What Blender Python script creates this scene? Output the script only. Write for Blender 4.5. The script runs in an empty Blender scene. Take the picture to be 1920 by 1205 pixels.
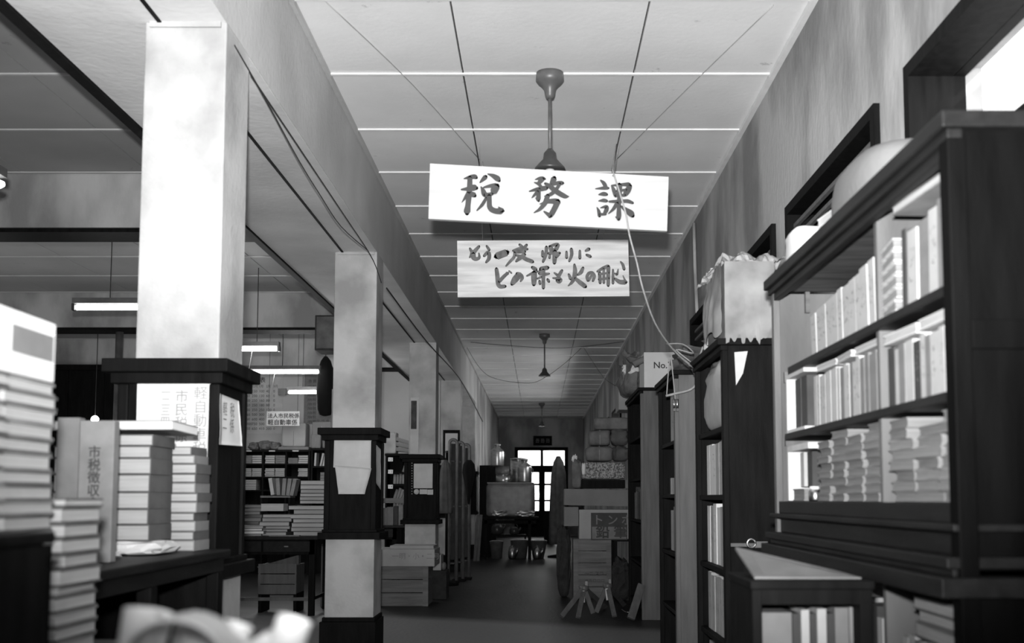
import bpy, math, random
from mathutils import Vector, Matrix, noise
random.seed(7)
R = random.Random(11)
SC = bpy.context.scene
COL = SC.collection
# ------------------------------------------------------------------ camera, world, flash, exposure
CAMZ = 1.1
PITCH = math.atan(163 / 2000)
cam_d = bpy.data.cameras.new('camera'); cam = bpy.data.objects.new('camera', cam_d); COL.objects.link(cam)
cam.location = (0, 0, CAMZ); cam.rotation_euler = (math.pi / 2 + PITCH, 0, 0)
cam_d.sensor_width = 36; cam_d.lens = 37.5
cam_d.shift_x = -50 / 1920; cam_d.shift_y = 169.5 / 1920
cam_d.clip_start = .05; cam_d.clip_end = 200
cam_d.dof.use_dof = True; cam_d.dof.focus_distance = 8.5; cam_d.dof.aperture_fstop = 3.4
SC.camera = cam
w = bpy.data.worlds.new('sky'); SC.world = w; w.use_nodes = True
w.node_tree.nodes['Background'].inputs[0].default_value = (1, 1, 1, 1)
w.node_tree.nodes['Background'].inputs[1].default_value = 2.2
SC.view_settings.view_transform = 'Standard'; SC.view_settings.look = 'None'
SC.view_settings.gamma = 1; SC.view_settings.use_curve_mapping = False
SC.view_settings.exposure = 0.22
try:
    SC.cycles.use_denoising = True
    SC.cycles.max_bounces = 6; SC.cycles.diffuse_bounces = 3; SC.cycles.sample_clamp_indirect = 6
except Exception: pass

def light(kind, name, loc, power, rot=(0, 0, 0), **k):
    d = bpy.data.lights.new(name, kind); d.energy = power
    for a, b in k.items(): setattr(d, a, b)
    o = bpy.data.objects.new(name, d); COL.objects.link(o); o.location = loc; o.rotation_euler = rot
    return o
FL_P = 1500
light('SPOT', 'camera_flash', (-.03, -.02, CAMZ + .17), FL_P, (math.radians(90 + 23), 0, math.radians(-1)),
      spot_size=math.radians(86), spot_blend=1.0, shadow_soft_size=.035)
light('AREA', 'rear_fill_light', (-.6, -2.6, 2.3), 120, (math.radians(-80), 0, 0), shape='RECTANGLE', size=3.6, size_y=1.2)  # added fill lamp inside the room, unseen behind the camera
light('AREA', 'office_fill_light', (-8.0, 9, 1.9), 30, (0, math.radians(-90), 0), shape='RECTANGLE', size=1.3, size_y=12)  # added fill lamp in the office, unseen, in front of a solid wall
for y in (18.2, 21.2, 24.2):
    light('AREA', 'corridor_window_daylight', (1.85, y, 2.35), 60, (0, math.radians(90 + 14), 0), shape='RECTANGLE', size=.8, size_y=1.9)
light('AREA', 'near_window_daylight', (1.9, 2.6, 2.5), 14, (0, math.radians(90), 0), shape='RECTANGLE', size=.6, size_y=2)
light('AREA', 'door_daylight', (-.1, 33.0, 1.7), 24, (math.radians(-90), 0, 0), shape='RECTANGLE', size=1.5, size_y=1.8)

# ------------------------------------------------------------------ pixel rays of the photograph -> points at a known plane
CP, SP = math.cos(PITCH), math.sin(PITCH)
def ray(px, py):
    u = (px - 1010) / 2000; v = (772 - py) / 2000
    return u, CP - v * SP, SP + v * CP
def PY(px, py, Y):
    x, y, z = ray(px, py); t = Y / y
    return Vector((x * t, Y, CAMZ + z * t))
def PX(px, py, X):
    x, y, z = ray(px, py); t = X / x
    return Vector((X, y * t, CAMZ + z * t))
def PZ(px, py, Z):
    x, y, z = ray(px, py); t = (Z - CAMZ) / z
    return Vector((x * t, y * t, Z))

# ------------------------------------------------------------------ materials
def mat(name, g, rough=.8, var=.12, scale=6, bump=.0, bscale=60, metal=0, stretch=None, spec=.3, emit=0, detail=4, lo=.3, hi=.7):
    m = bpy.data.materials.new(name); m.use_nodes = True
    nt = m.node_tree; b = nt.nodes['Principled BSDF']
    b.inputs['Roughness'].default_value = rough; b.inputs['Metallic'].default_value = metal
    b.inputs['Specular IOR Level'].default_value = spec
    tc = nt.nodes.new('ShaderNodeTexCoord'); mp = nt.nodes.new('ShaderNodeMapping')
    nt.links.new(tc.outputs['Object'], mp.inputs[0])
    if stretch: mp.inputs['Scale'].default_value = stretch
    n = nt.nodes.new('ShaderNodeTexNoise'); n.inputs['Scale'].default_value = scale; n.inputs['Detail'].default_value = detail
    nt.links.new(mp.outputs[0], n.inputs['Vector'])
    r = nt.nodes.new('ShaderNodeValToRGB')
    a, c = g * (1 - var), min(1, g * (1 + var))
    r.color_ramp.elements[0].color = (a, a, a, 1); r.color_ramp.elements[1].color = (c, c, c, 1)
    r.color_ramp.elements[0].position = lo; r.color_ramp.elements[1].position = hi
    nt.links.new(n.outputs['Fac'], r.inputs[0]); nt.links.new(r.outputs[0], b.inputs['Base Color'])
    if bump:
        n2 = nt.nodes.new('ShaderNodeTexNoise'); n2.inputs['Scale'].default_value = bscale; nt.links.new(mp.outputs[0], n2.inputs['Vector'])
        bp = nt.nodes.new('ShaderNodeBump'); bp.inputs['Strength'].default_value = bump; bp.inputs['Distance'].default_value = .01
        nt.links.new(n2.outputs['Fac'], bp.inputs['Height']); nt.links.new(bp.outputs[0], b.inputs['Normal'])
    if emit:
        b.inputs['Emission Color'].default_value = (1, 1, 1, 1); b.inputs['Emission Strength'].default_value = emit
    return m
M = {
 'plaster': mat('white_plaster', .42, .9, .26, 2.6, .25, 40, detail=8, lo=.38, hi=.62),
 'beam': mat('grey_plaster', .5, .9, .18, 1.2, .3, 30, detail=8),
 'soffit': mat('soffit_plaster', .72, .9, .12, 2, .2, 30),
 'wall': mat('wall_plaster', .38, .9, .34, 1.7, .3, 30, detail=8, stretch=(1, 1, .5), lo=.4, hi=.6),
 'backwall': mat('office_wall', .52, .9, .1, 1.5, .2),
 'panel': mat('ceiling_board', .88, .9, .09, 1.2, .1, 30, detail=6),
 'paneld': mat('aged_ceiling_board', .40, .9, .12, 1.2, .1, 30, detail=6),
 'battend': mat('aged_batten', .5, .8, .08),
 'batten': mat('pale_batten', .85, .8, .08),
 'slab': mat('dark_gap', .05, 1),
 'wood': mat('dark_stained_wood', .007, .62, .4, 5, .1, 40, stretch=(6, 6, .8), spec=.07),
 'wood_dimmed': mat('dark_stained_wood_dimmed', .0028, .65, .5, 4, .1, 40, stretch=(5, 5, .7), spec=.05),  # stained wood darkened in colour to offset strong flash on near bookcase end
 'woodx': mat('dark_stained_wood_long', .012, .5, .35, 5, .1, 40, stretch=(6, .8, 6), spec=.15),
 'worn': mat('worn_grey_board', .12, .6, .25, 4, .15, 50, stretch=(5, 5, .6)),
 'ply': mat('grey_plywood', .13, .7, .2, 5, .1, stretch=(6, 6, .6)),
 'inner': mat('pale_inner_board', .11, .7, .3, 3, .1, stretch=(2, 2, .6)),
 'top_in': mat('grained_board', .09, .6, .4, 4, .1, stretch=(.8, 8, 8)),
 'crate': mat('crate_wood', .17, .8, .25, 5, .2, stretch=(.6, 6, 6)),
 'carton': mat('cardboard', .20, .85, .1, 5, .05),
 'carton2': mat('pale_cardboard', .36, .85, .1, 5, .05),
 'paper': mat('white_paper', .76, .85, .06, 4, .1, 20),
 'paper2': mat('grey_paper', .56, .85, .12, 6, .1, 30),
 'pages': mat('page_edges', .52, .9, .16, 8, .5, 90, stretch=(.5, .5, 14)),
 'pagesg': mat('grey_page_edges', .24, .9, .2, 8, .5, 90, stretch=(.5, .5, 14)),
 'cover': mat('book_cover', .10, .7, .3, 10),
 'coverm': mat('grey_cover', .22, .7, .25, 10),
 'spine': mat('white_spine', .42, .8, .1, 12),
 'spineg': mat('grey_spine', .19, .8, .15, 12),
 'spined': mat('dark_spine', .05, .7, .2, 12),
 'ink': mat('brush_ink', .055, .7, .2, 10),
 'ink2': mat('grey_ink', .17, .8, .3, 25),
 'ink3': mat('faint_ink', .36, .9, .1, 30),
 'board': mat('pale_planed_board', .50, .7, .10, 2.4, .05, stretch=(.8, 3, 9), detail=8),
 'board2': mat('weathered_planed_board', .74, .7, .14, 2.4, .05, stretch=(.8, 3, 9), detail=8, lo=.4, hi=.6),
 'metal': mat('brushed_metal', .45, .32, .2, 10, metal=1, stretch=(1, 1, 6)),
 'dmetal': mat('dark_metal', .05, .35, .2, 10, spec=.6),
 'mmetal': mat('aged_metal', .12, .4, .3, 10, spec=.6),
 'cloth': mat('dark_cloth', .035, .95, .3, 12, .3, 60),
 'clothg': mat('grey_cloth', .11, .95, .3, 8, .4, 30),
 'black': mat('black_cloth', .008, .95, .2),
 'wrap': mat('creased_wrapping', .28, .85, .3, 7, 1.0, 7, detail=8),
 'parcel': mat('wrapped_parcel', .16, .9, .35, 8, .4, 20),
 'speck': mat('speckled_wrapper', .26, .9, .6, 60, lo=.4, hi=.6, detail=2),
 'rope': mat('hemp_cord', .34, .9, .15, 40),
 'wire': mat('dark_wire', .03, .7),
 'wireg': mat('grey_wire', .4, .7),
 'tube': mat('lit_fluorescent_tube', .9, .4, 0, emit=9),
 'pane': mat('dark_window_pane', .02, .12, .2, spec=.7),
 'dome': mat('pale_smooth_cover', .2, .6, .06, 3, .15, 50),
 'darkpic': mat('calendar_picture', .06, .8, .7, 9),
}
for k_ in ('panel', 'paneld', 'plaster', 'beam', 'soffit', 'wall'):
    nt = M[k_].node_tree; g_ = nt.nodes.new('ShaderNodeNewGeometry'); mp_ = [n for n in nt.nodes if n.type == 'MAPPING'][0]
    nt.links.new(g_.outputs['Position'], mp_.inputs[0])
    if k_ in ('panel', 'paneld'):   # brown damp specks and rubbed marks of the old boards
        n_ = nt.nodes.new('ShaderNodeTexNoise'); n_.inputs['Scale'].default_value = 5.5; n_.inputs['Detail'].default_value = 12; n_.inputs['Roughness'].default_value = .72
        nt.links.new(g_.outputs['Position'], n_.inputs['Vector'])
        r_ = nt.nodes.new('ShaderNodeValToRGB'); r_.color_ramp.elements[0].position = .64; r_.color_ramp.elements[0].color = (1, 1, 1, 1); r_.color_ramp.elements[1].position = .74; r_.color_ramp.elements[1].color = (.35, .35, .35, 1)
        nt.links.new(n_.outputs['Fac'], r_.inputs[0])
        x_ = nt.nodes.new('ShaderNodeMixRGB'); x_.blend_type = 'MULTIPLY'; x_.inputs[0].default_value = 1
        b_ = nt.nodes['Principled BSDF']; src = b_.inputs['Base Color'].links[0].from_socket
        nt.links.new(src, x_.inputs[1]); nt.links.new(r_.outputs[0], x_.inputs[2]); nt.links.new(x_.outputs[0], b_.inputs['Base Color'])
def glass(name, rough, tint=.95):
    m = bpy.data.materials.new(name); m.use_nodes = True; nt = m.node_tree
    nt.nodes.remove(nt.nodes['Principled BSDF'])
    t = nt.nodes.new('ShaderNodeBsdfTranslucent' if rough else 'ShaderNodeBsdfTransparent'); t.inputs[0].default_value = (tint, tint, tint, 1)
    g = nt.nodes.new('ShaderNodeBsdfGlossy'); g.inputs['Roughness'].default_value = .1 + rough
    x = nt.nodes.new('ShaderNodeMixShader'); x.inputs[0].default_value = .08
    nt.links.new(t.outputs[0], x.inputs[1]); nt.links.new(g.outputs[0], x.inputs[2])
    nt.links.new(x.outputs[0], nt.nodes['Material Output'].inputs[0]); return m
M['glass'] = glass('clear_window_glass', 0)
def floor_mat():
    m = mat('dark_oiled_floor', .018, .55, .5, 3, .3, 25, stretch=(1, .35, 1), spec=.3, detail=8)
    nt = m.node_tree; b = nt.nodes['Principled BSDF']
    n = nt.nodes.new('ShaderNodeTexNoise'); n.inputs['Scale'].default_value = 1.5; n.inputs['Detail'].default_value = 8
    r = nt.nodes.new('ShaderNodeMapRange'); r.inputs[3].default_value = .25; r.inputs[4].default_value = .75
    # paler grey mixed into the floor colour in front of the tripods
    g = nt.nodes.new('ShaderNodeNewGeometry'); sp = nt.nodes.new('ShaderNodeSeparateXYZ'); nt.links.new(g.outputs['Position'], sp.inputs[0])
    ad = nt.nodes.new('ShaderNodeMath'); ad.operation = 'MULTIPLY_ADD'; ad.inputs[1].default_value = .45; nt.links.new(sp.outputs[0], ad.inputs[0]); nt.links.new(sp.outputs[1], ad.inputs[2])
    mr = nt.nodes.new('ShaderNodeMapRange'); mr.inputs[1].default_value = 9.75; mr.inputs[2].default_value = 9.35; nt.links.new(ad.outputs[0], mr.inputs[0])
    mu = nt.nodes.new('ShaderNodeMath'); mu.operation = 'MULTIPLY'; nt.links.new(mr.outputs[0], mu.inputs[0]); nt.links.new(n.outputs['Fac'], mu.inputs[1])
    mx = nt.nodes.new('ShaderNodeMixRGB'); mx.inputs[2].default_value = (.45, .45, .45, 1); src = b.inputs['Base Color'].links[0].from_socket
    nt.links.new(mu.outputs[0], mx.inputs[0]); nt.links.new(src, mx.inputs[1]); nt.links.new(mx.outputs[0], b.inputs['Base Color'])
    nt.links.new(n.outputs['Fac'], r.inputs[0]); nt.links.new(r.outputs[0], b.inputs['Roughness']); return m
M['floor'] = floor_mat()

# ------------------------------------------------------------------ mesh helpers
class MB:
    def __init__(s): s.v = []; s.f = []; s.m = []; s.sm = False
    def add(s, vs, fs, m=0):
        k = len(s.v); s.v += [Vector(p) for p in vs]; s.f += [tuple(i + k for i in f) for f in fs]; s.m += [m] * len(fs); return s
    def box(s, x0, x1, y0, y1, z0, z1, m=0, T=None):
        vs = [Vector((x, y, z)) for x in (x0, x1) for y in (y0, y1) for z in (z0, z1)]
        if T: vs = [T @ p for p in vs]
        return s.add(vs, [(0, 1, 3, 2), (4, 6, 7, 5), (0, 4, 5, 1), (2, 3, 7, 6), (0, 2, 6, 4), (1, 5, 7, 3)], m)
    def bar(s, a, b, wx, wy, m=0, up=(0, 1, 0)):
        a, b = Vector(a), Vector(b); d = (b - a).normalized(); u = Vector(up)
        if abs(d.dot(u)) > .95: u = Vector((1, 0, 0))
        p = d.cross(u).normalized(); q = p.cross(d).normalized()
        vs = [c + p * sx * wx / 2 + q * sy * wy / 2 for c in (a, b) for sx, sy in ((-1, -1), (1, -1), (1, 1), (-1, 1))]
        return s.add(vs, [(3, 2, 1, 0), (4, 5, 6, 7), (0, 1, 5, 4), (1, 2, 6, 5), (2, 3, 7, 6), (3, 0, 4, 7)], m)
    def tube(s, pts, r, n=7, m=0, cap=True):
        pts = [Vector(p) for p in pts]; L = len(pts); rs = r if isinstance(r, (list, tuple)) else [r] * L
        d0 = (pts[1] - pts[0]).normalized(); u = Vector((0, 0, 1)) if abs(d0.z) < .9 else Vector((1, 0, 0))
        p = d0.cross(u).normalized(); vs = []
        for i, c in enumerate(pts):
            d = (pts[min(i + 1, L - 1)] - pts[max(i - 1, 0)]).normalized()
            p = (p - d * p.dot(d)).normalized(); q = d.cross(p)
            vs += [c + (p * math.cos(2 * math.pi * k / n) + q * math.sin(2 * math.pi * k / n)) * rs[i] for k in range(n)]
        fs = [(i * n + k, i * n + (k + 1) % n, (i + 1) * n + (k + 1) % n, (i + 1) * n + k) for i in range(L - 1) for k in range(n)]
        if cap: fs += [tuple(range(n - 1, -1, -1)), tuple((L - 1) * n + k for k in range(n))]
        s.sm = True; return s.add(vs, fs, m)
    def lathe(s, c, prof, n=24, m=0, fold=None):
        vs = []
        for j, (r, z) in enumerate(prof):
            for k in range(n):
                a = 2 * math.pi * k / n; rr = r * (fold(a, j) if fold else 1)
                vs.append(Vector((c[0] + rr * math.cos(a), c[1] + rr * math.sin(a), c[2] + z)))
        fs = [(j * n + k, j * n + (k + 1) % n, (j + 1) * n + (k + 1) % n, (j + 1) * n + k) for j in range(len(prof) - 1) for k in range(n)]
        fs += [tuple(range(n - 1, -1, -1)), tuple((len(prof) - 1) * n + k for k in range(n))]
        s.sm = True; return s.add(vs, fs, m)
    def grid(s, fn, nu, nv, m=0):
        vs = [fn(i / nu, j / nv) for j in range(nv + 1) for i in range(nu + 1)]
        fs = [(j * (nu + 1) + i, j * (nu + 1) + i + 1, (j + 1) * (nu + 1) + i + 1, (j + 1) * (nu + 1) + i) for j in range(nv) for i in range(nu)]
        s.sm = True; return s.add(vs, fs, m)
    def blob(s, c, sx, sy, sz, seed=0, amp=.12, e=.45, nu=18, nv=12, m=0):
        def sg(x, p): return math.copysign(abs(x) ** p, x)
        vs = []
        for j in range(nv + 1):
            t = -math.pi / 2 + math.pi * j / nv
            for i in range(nu):
                a = 2 * math.pi * i / nu
                d = Vector((sg(math.cos(t), e) * sg(math.cos(a), e), sg(math.cos(t), e) * sg(math.sin(a), e), sg(math.sin(t), e)))
                k = 1 + amp * noise.noise(d * 2.1 + Vector((seed * 7.3, seed, 0))) + amp * .5 * noise.noise(d * 5 + Vector((seed, 3, 0)))
                if d.z < -.5: k = 1 + (k - 1) * .3
                vs.append(Vector((c[0] + d.x * k * sx / 2, c[1] + d.y * k * sy / 2, c[2] + sz / 2 + d.z * (k if d.z > 0 else 1) * sz / 2)))
        fs = [(j * nu + i, j * nu + (i + 1) % nu, (j + 1) * nu + (i + 1) % nu, (j + 1) * nu + i) for j in range(nv) for i in range(nu)]
        s.sm = True; return s.add(vs, fs, m)
    def build(s, name, mats, parent=None, smooth=None, bevel=0, origin=None):
        if not isinstance(mats, (list, tuple)): mats = [mats]
        if parent is not None: org = parent['_o']
        elif origin is not None: org = origin
        else:
            xs = [p.x for p in s.v]; ys = [p.y for p in s.v]; zs = [p.z for p in s.v]
            org = ((min(xs) + max(xs)) / 2, (min(ys) + max(ys)) / 2, min(zs))
        org = Vector(org); me = bpy.data.meshes.new(name)
        me.from_pydata([p - org for p in s.v], [], s.f)
        for x in mats: me.materials.append(M[x] if isinstance(x, str) else x)
        me.polygons.foreach_set('material_index', s.m)
        if smooth if smooth is not None else s.sm: me.polygons.foreach_set('use_smooth', [True] * len(me.polygons))
        me.update()
        o = bpy.data.objects.new(name, me); COL.objects.link(o)
        if parent is not None: o.parent = parent; ORG[o] = org
        else: o.location = org
        o['_o'] = tuple(org)
        if bevel:
            bv = o.modifiers.new('b', 'BEVEL'); bv.width = bevel; bv.segments = 2; bv.limit_method = 'ANGLE'
        return o
ORG = {}
def tag(o, label, cat, group=None):
    o['label'] = label; o['category'] = cat
    if group: o['group'] = group
    return o
def thing(name, label, cat, loc, group=None):
    o = bpy.data.objects.new(name, None); COL.objects.link(o); o.location = loc; o['_o'] = tuple(loc); o.empty_display_size = .05
    return tag(o, label, cat, group)
def struct(o): o['kind'] = 'structure'; return o
def bx(name, m, x0, x1, y0, y1, z0, z1, parent=None, bevel=0):
    return MB().box(x0, x1, y0, y1, z0, z1).build(name, m, parent, bevel=bevel)
ORD = 'first second third fourth fifth sixth seventh eighth ninth tenth eleventh twelfth thirteenth fourteenth fifteenth sixteenth seventeenth eighteenth nineteenth twentieth'.split()
def nth(i): return ORD[i] if i < len(ORD) else 'twenty-' + ORD[i - 20]
def text(name, body, p, size, m, parent, face='-y', bold=.0, align='LEFT', vertical=False, thick=.0006):
    """flat lettering lying on a surface at p; face: the way it looks"""
    if vertical: body = '\n'.join(body)
    cu = bpy.data.curves.new('lettering', 'FONT'); cu.body = body; cu.size = size; cu.align_x = align
    cu.resolution_u = 2; cu.extrude = 0
    if vertical: cu.space_line = .98
    o = bpy.data.objects.new('lettering', cu); COL.objects.link(o); bpy.context.view_layer.update()
    me = bpy.data.meshes.new_from_object(o.evaluated_get(bpy.context.evaluated_depsgraph_get()))
    bpy.data.objects.remove(o); me.materials.clear(); me.materials.append(M[m])
    if bold:   # heavier strokes: the same outline laid a little aside, each on its own level
        vs0 = [v.co.copy() for v in me.vertices]; fs0 = [tuple(p.vertices) for p in me.polygons]; V = []; F = []
        for k, (dx, dy) in enumerate(((0, 0), (1, 0), (-1, 0), (0, 1), (0, -1))):
            V += [p + Vector((dx * bold * size * .8, dy * bold * size * .8, k * .0003)) for p in vs0]; F += [tuple(i + k * len(vs0) for i in f) for f in fs0]
        me = bpy.data.meshes.new('lettering'); me.from_pydata(V, [], F); me.materials.append(M[m])
    if face == '-y': rot = Matrix.Rotation(math.pi / 2, 4, 'X')
    elif face == '+x': rot = Matrix.Rotation(math.pi / 2, 4, 'Z') @ Matrix.Rotation(math.pi / 2, 4, 'X')
    else: rot = Matrix.Rotation(-math.pi / 2, 4, 'Z') @ Matrix.Rotation(math.pi / 2, 4, 'X')
    me.transform(Matrix.Translation(Vector(p) - Vector(parent['_o'])) @ rot)
    o = bpy.data.objects.new(name, me); COL.objects.link(o); o.parent = parent; return o
BW = 1.2
def strokes(lst, ox, oy, sc, fn, mb):
    """brush strokes: lists of (x, y, width) in enlarged pixels, laid on a plane by fn(px, py)"""
    for si, st in enumerate(lst):
        off = Vector((0, -.00025 * si, 0)); P = []
        for i in range(len(st) - 1):
            for t in (0, .25, .5, .75): P.append([st[i][k] * (1 - t) + st[i + 1][k] * t for k in range(3)])
        P.append(list(st[-1]))
        for _ in range(2):
            P = [P[0]] + [[(P[i - 1][k] + 2 * P[i][k] + P[i + 1][k]) / 4 for k in range(3)] for i in range(1, len(P) - 1)] + [P[-1]]
        n = len(P); Lp = []; Rp = []
        for i in range(n):
            a, b = P[max(i - 1, 0)], P[min(i + 1, n - 1)]
            dx, dy = b[0] - a[0], b[1] - a[1]; l = math.hypot(dx, dy) or 1; wd = P[i][2] * BW / 2
            Lp.append((P[i][0] - dy / l * wd, P[i][1] + dx / l * wd)); Rp.append((P[i][0] + dy / l * wd, P[i][1] - dx / l * wd))
        def capp(i, j):
            a, b = P[i], P[j]; th = math.atan2(a[1] - b[1], a[0] - b[0]); wd = a[2] * BW / 2
            return [(a[0] + wd * math.cos(th + t), a[1] + wd * math.sin(th + t)) for t in (math.pi / 3, 0, -math.pi / 3)]
        c0 = capp(0, 1); c1 = capp(n - 1, n - 2)
        pts = Lp + Rp; V = [fn(ox + x / sc, oy + y / sc) for x, y in pts]; k = len(mb.v)
        F = [(i, i + 1, n + i + 1, n + i) for i in range(n - 1)]
        V0 = [fn(ox + x / sc, oy + y / sc) for x, y in c0]; V1 = [fn(ox + x / sc, oy + y / sc) for x, y in c1]
        V += V0 + V1; q = 2 * n
        F += [(0, n, q + 2, q + 1, q), (n - 1, q + 5, q + 4, q + 3, 2 * n - 1)]
        # orientation towards -y / viewer is irrelevant for an opaque coat of ink
        mb.add([p + off for p in V], F)
# ------------------------------------------------------------------ STRUCTURE
CE, SOF, XR, XL = 3.51, 2.93, 1.34, -1.2
XS = -1.96
PYS = [3.97, 7.8, 12.4, 16.4, 20.1]
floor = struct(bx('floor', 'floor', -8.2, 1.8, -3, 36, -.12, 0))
ceil = struct(bx('ceiling', 'slab', -8.2, 1.8, -3, 36, CE + .03, CE + .2)); ceil['_o'] = tuple(ceil.location)
SEAM0, STEP = 5.89, .916
def panels(cols, k0, k1, pm='panel'):
    for (a, b) in cols:
        base = None
        for k in range(k0, k1):
            y0 = SEAM0 + STEP * k
            if base is None:
                base = MB().box(a + .005, b - .005, y0 + .006, y0 + STEP - .006, CE, CE + .025).build('ceiling_panel', pm, ceil); first = y0
            else:
                o = base.copy(); COL.objects.link(o); o.location.y = base.location.y + y0 - first; o.location.z += R.uniform(-.0015, .0025)
panels([(XL, -.43), (-.43, .54), (.54, XR)], -4, 29)
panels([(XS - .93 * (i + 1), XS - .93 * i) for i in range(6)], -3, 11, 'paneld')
def battens(x0, x1, k0, k1, z=CE, bm='batten'):
    base = None
    for k in range(k0, k1):
        y = SEAM0 + STEP * k
        if base is None: base = MB().box(x0, x1, y - .012, y + .012, z - .010, z).build('ceiling_batten', bm, ceil); first = y
        else: o = base.copy(); COL.objects.link(o); o.location.y = base.location.y + y - first
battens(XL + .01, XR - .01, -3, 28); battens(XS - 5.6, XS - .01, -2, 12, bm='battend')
# cornice strips where the ceiling meets the walls
struct(bx('trim_1', 'batten', XR - .03, XR, 0, 31.9, CE - .03, CE))
struct(bx('trim_2', 'beam', XL, XL + .02, 0, 31.9, CE - .03, CE))
# long beam over the row of pillars: the deep beam and the soffit beside it
struct(bx('trim_3', 'beam', XS, XL, -3, 20.45, SOF, CE + .03))
struct(bx('trim_20', 'soffit', XS + .002, XL - .004, -3, 20.44, SOF - .004, SOF))
struct(bx('trim_4', 'wood', XS - .05, XS, -3, 20.45, SOF - .02, SOF + .1))
for i, xx in enumerate((-1.455,)):
    struct(bx('trim_%d' % (5 + i), 'wood', xx - .008, xx + .008, -2, 16.4, SOF - .009, SOF - .004))
# cross beams of the office ceiling
for i, (y, zb) in enumerate(((7.75, 3.1), (12.35, 3.1), (16.0, 3.08))):
    struct(bx('trim_%d' % (7 + i), 'wall', -8.2, XS - .05, y, y + .35, zb, CE + .03))
    struct(bx('trim_%d' % (11 + i), 'wood', -8.2, XS - .05, y + .02, y + .33, zb - .03, zb))
# walls
struct(bx('wall_rear', 'wall', -8.2, 1.8, -3.1, -3, 0, CE))
lw = struct(bx('wall_left', 'wall', -8.3, -8.2, -3, 36, 0, CE))
struct(bx('wall_office_back', 'backwall', -8.2, -1.52, 16.4, 16.5, 0, CE))
struct(bx('wall_left_recess', 'beam', -1.95, -1.8, 16.5, 20.4, 0, SOF))
# unseen window frames added on solid walls behind the two fill lamps
def dummy_window(n, x0, x1, y0, y1, z0, z1, along):
    f = MB(); t = .06; k = 4
    if along == 'x':
        f.box(x0, x1, y0, y1, z1 - t, z1); f.box(x0, x1, y0, y1, z0, z0 + t)
        for q in range(k + 1): xx = x0 + (x1 - x0 - t) * q / k; f.box(xx, xx + t, y0, y1, z0 + t, z1 - t)
    else:
        f.box(x0, x1, y0, y1, z1 - t, z1); f.box(x0, x1, y0, y1, z0, z0 + t)
        for q in range(k + 1): yy = y0 + (y1 - y0 - t) * q / k; f.box(x0, x1, yy, yy + t, z0 + t, z1 - t)
    wd = struct(f.build('window_%d' % n, 'wood')); wd['_o'] = tuple(wd.location)
    if along == 'x': bx('window_pane', 'glass', x0 + t, x1 - t, y0 + .01, y0 + .015, z0 + t, z1 - t, wd)  # pane of the added, unseen window frame
    else: bx('window_pane', 'glass', x0 + .01, x0 + .015, y0 + t, y1 - t, z0 + t, z1 - t, wd)  # pane of the added, unseen window frame
dummy_window(8, -2.4, 1.2, -3.0, -2.94, 1.6, 3.0, 'x'); dummy_window(9, -8.2, -8.14, 3, 15, 1.2, 2.6, 'y')
# wall beyond the last pillar with a narrow glazed slit
struct(bx('wall_left_far', 'wall', -1.95, XL, 20.45, 21.28, 0, CE))
struct(bx('wall_left_far_b', 'wall', -1.95, XL, 21.52, 31.9, 0, CE))
struct(bx('wall_left_far_c', 'wall', -1.95, XL, 21.28, 21.52, 2.2, CE))
d1 = struct(bx('door_1', 'glass', -1.45, -1.44, 21.28, 21.52, .05, 2.15)); d1['_o'] = tuple(d1.location)
bx('door_rail', 'wood', -1.46, -1.42, 21.28, 21.52, .95, 1.05, d1)
light('AREA', 'slit_daylight', (-1.9, 21.4, 1.2), 6, (0, math.radians(-90), 0), shape='RECTANGLE', size=2, size_y=.24)
# right wall with its row of high windows
WZ0, WZ1 = 2.12, 2.65
wins = [(1.2, 3.74, 1), (4.08, 5.6, 0), (5.92, 7.4, 0), (7.75, 9.2, 0), (17.2, 19.2, 1), (20.2, 22.2, 1), (23.2, 25.2, 1)]
mb = MB(); mb.box(XR, XR + .26, -3, 31.9, 0, WZ0); mb.box(XR, XR + .26, -3, 31.9, WZ1, CE); p = -3
for a, b, _ in wins: mb.box(XR, XR + .26, p, a, WZ0, WZ1); p = b
mb.box(XR, XR + .26, p, 31.9, WZ0, WZ1)
struct(mb.build('wall_right', 'wall'))
for i, (a, b, br) in enumerate(wins):
    x0, x1 = XR - .025, XR + .18
    f = MB(); t = .05
    f.box(x0, x1, a, b, WZ1 - t, WZ1); f.box(x0, x1, a, b, WZ0, WZ0 + t); f.box(x0, x1, a, a + t, WZ0 + t, WZ1 - t); f.box(x0, x1, b - t, b, WZ0 + t, WZ1 - t)
    wd = struct(f.build('window_%d' % (i + 1), 'wood')); wd['_o'] = tuple(wd.location)
    n = 2
    for q in range(1, n):
        yy = a + (b - a) * q / n
        MB().box(XR + .12, XR + .16, yy - .018, yy + .018, WZ0 + t, WZ1 - t).build('window_mullion', 'wood', wd)
    if not br:
        for rz in (.10, .17, .30): MB().box(XR + .01, XR + .03, a + t, b - t, WZ1 - rz - .02, WZ1 - rz).build('louvre_rail', 'ply', wd)
    if i: MB().box(XR + .115, XR + .155, a + t, b - t, WZ1 - .16, WZ1 - .125).build('window_rail', 'worn' if not br else 'wood', wd)
    for q in range(n):
        y0 = a + (b - a) * q / n + .02; y1 = a + (b - a) * (q + 1) / n - .02
        MB().box(XR + .136, XR + .14, y0, y1, WZ0 + t, WZ1 - .16).build('window_pane', 'glass' if br else 'pane', wd)
        MB().box(XR + .136, XR + .14, y0, y1, WZ1 - .125, WZ1 - t).build('window_pane', 'glass' if br else 'pane', wd)
    if not br: bx('window_shutter', 'worn', XR + .241, XR + .26, a, b, WZ0, WZ1, wd)
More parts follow.
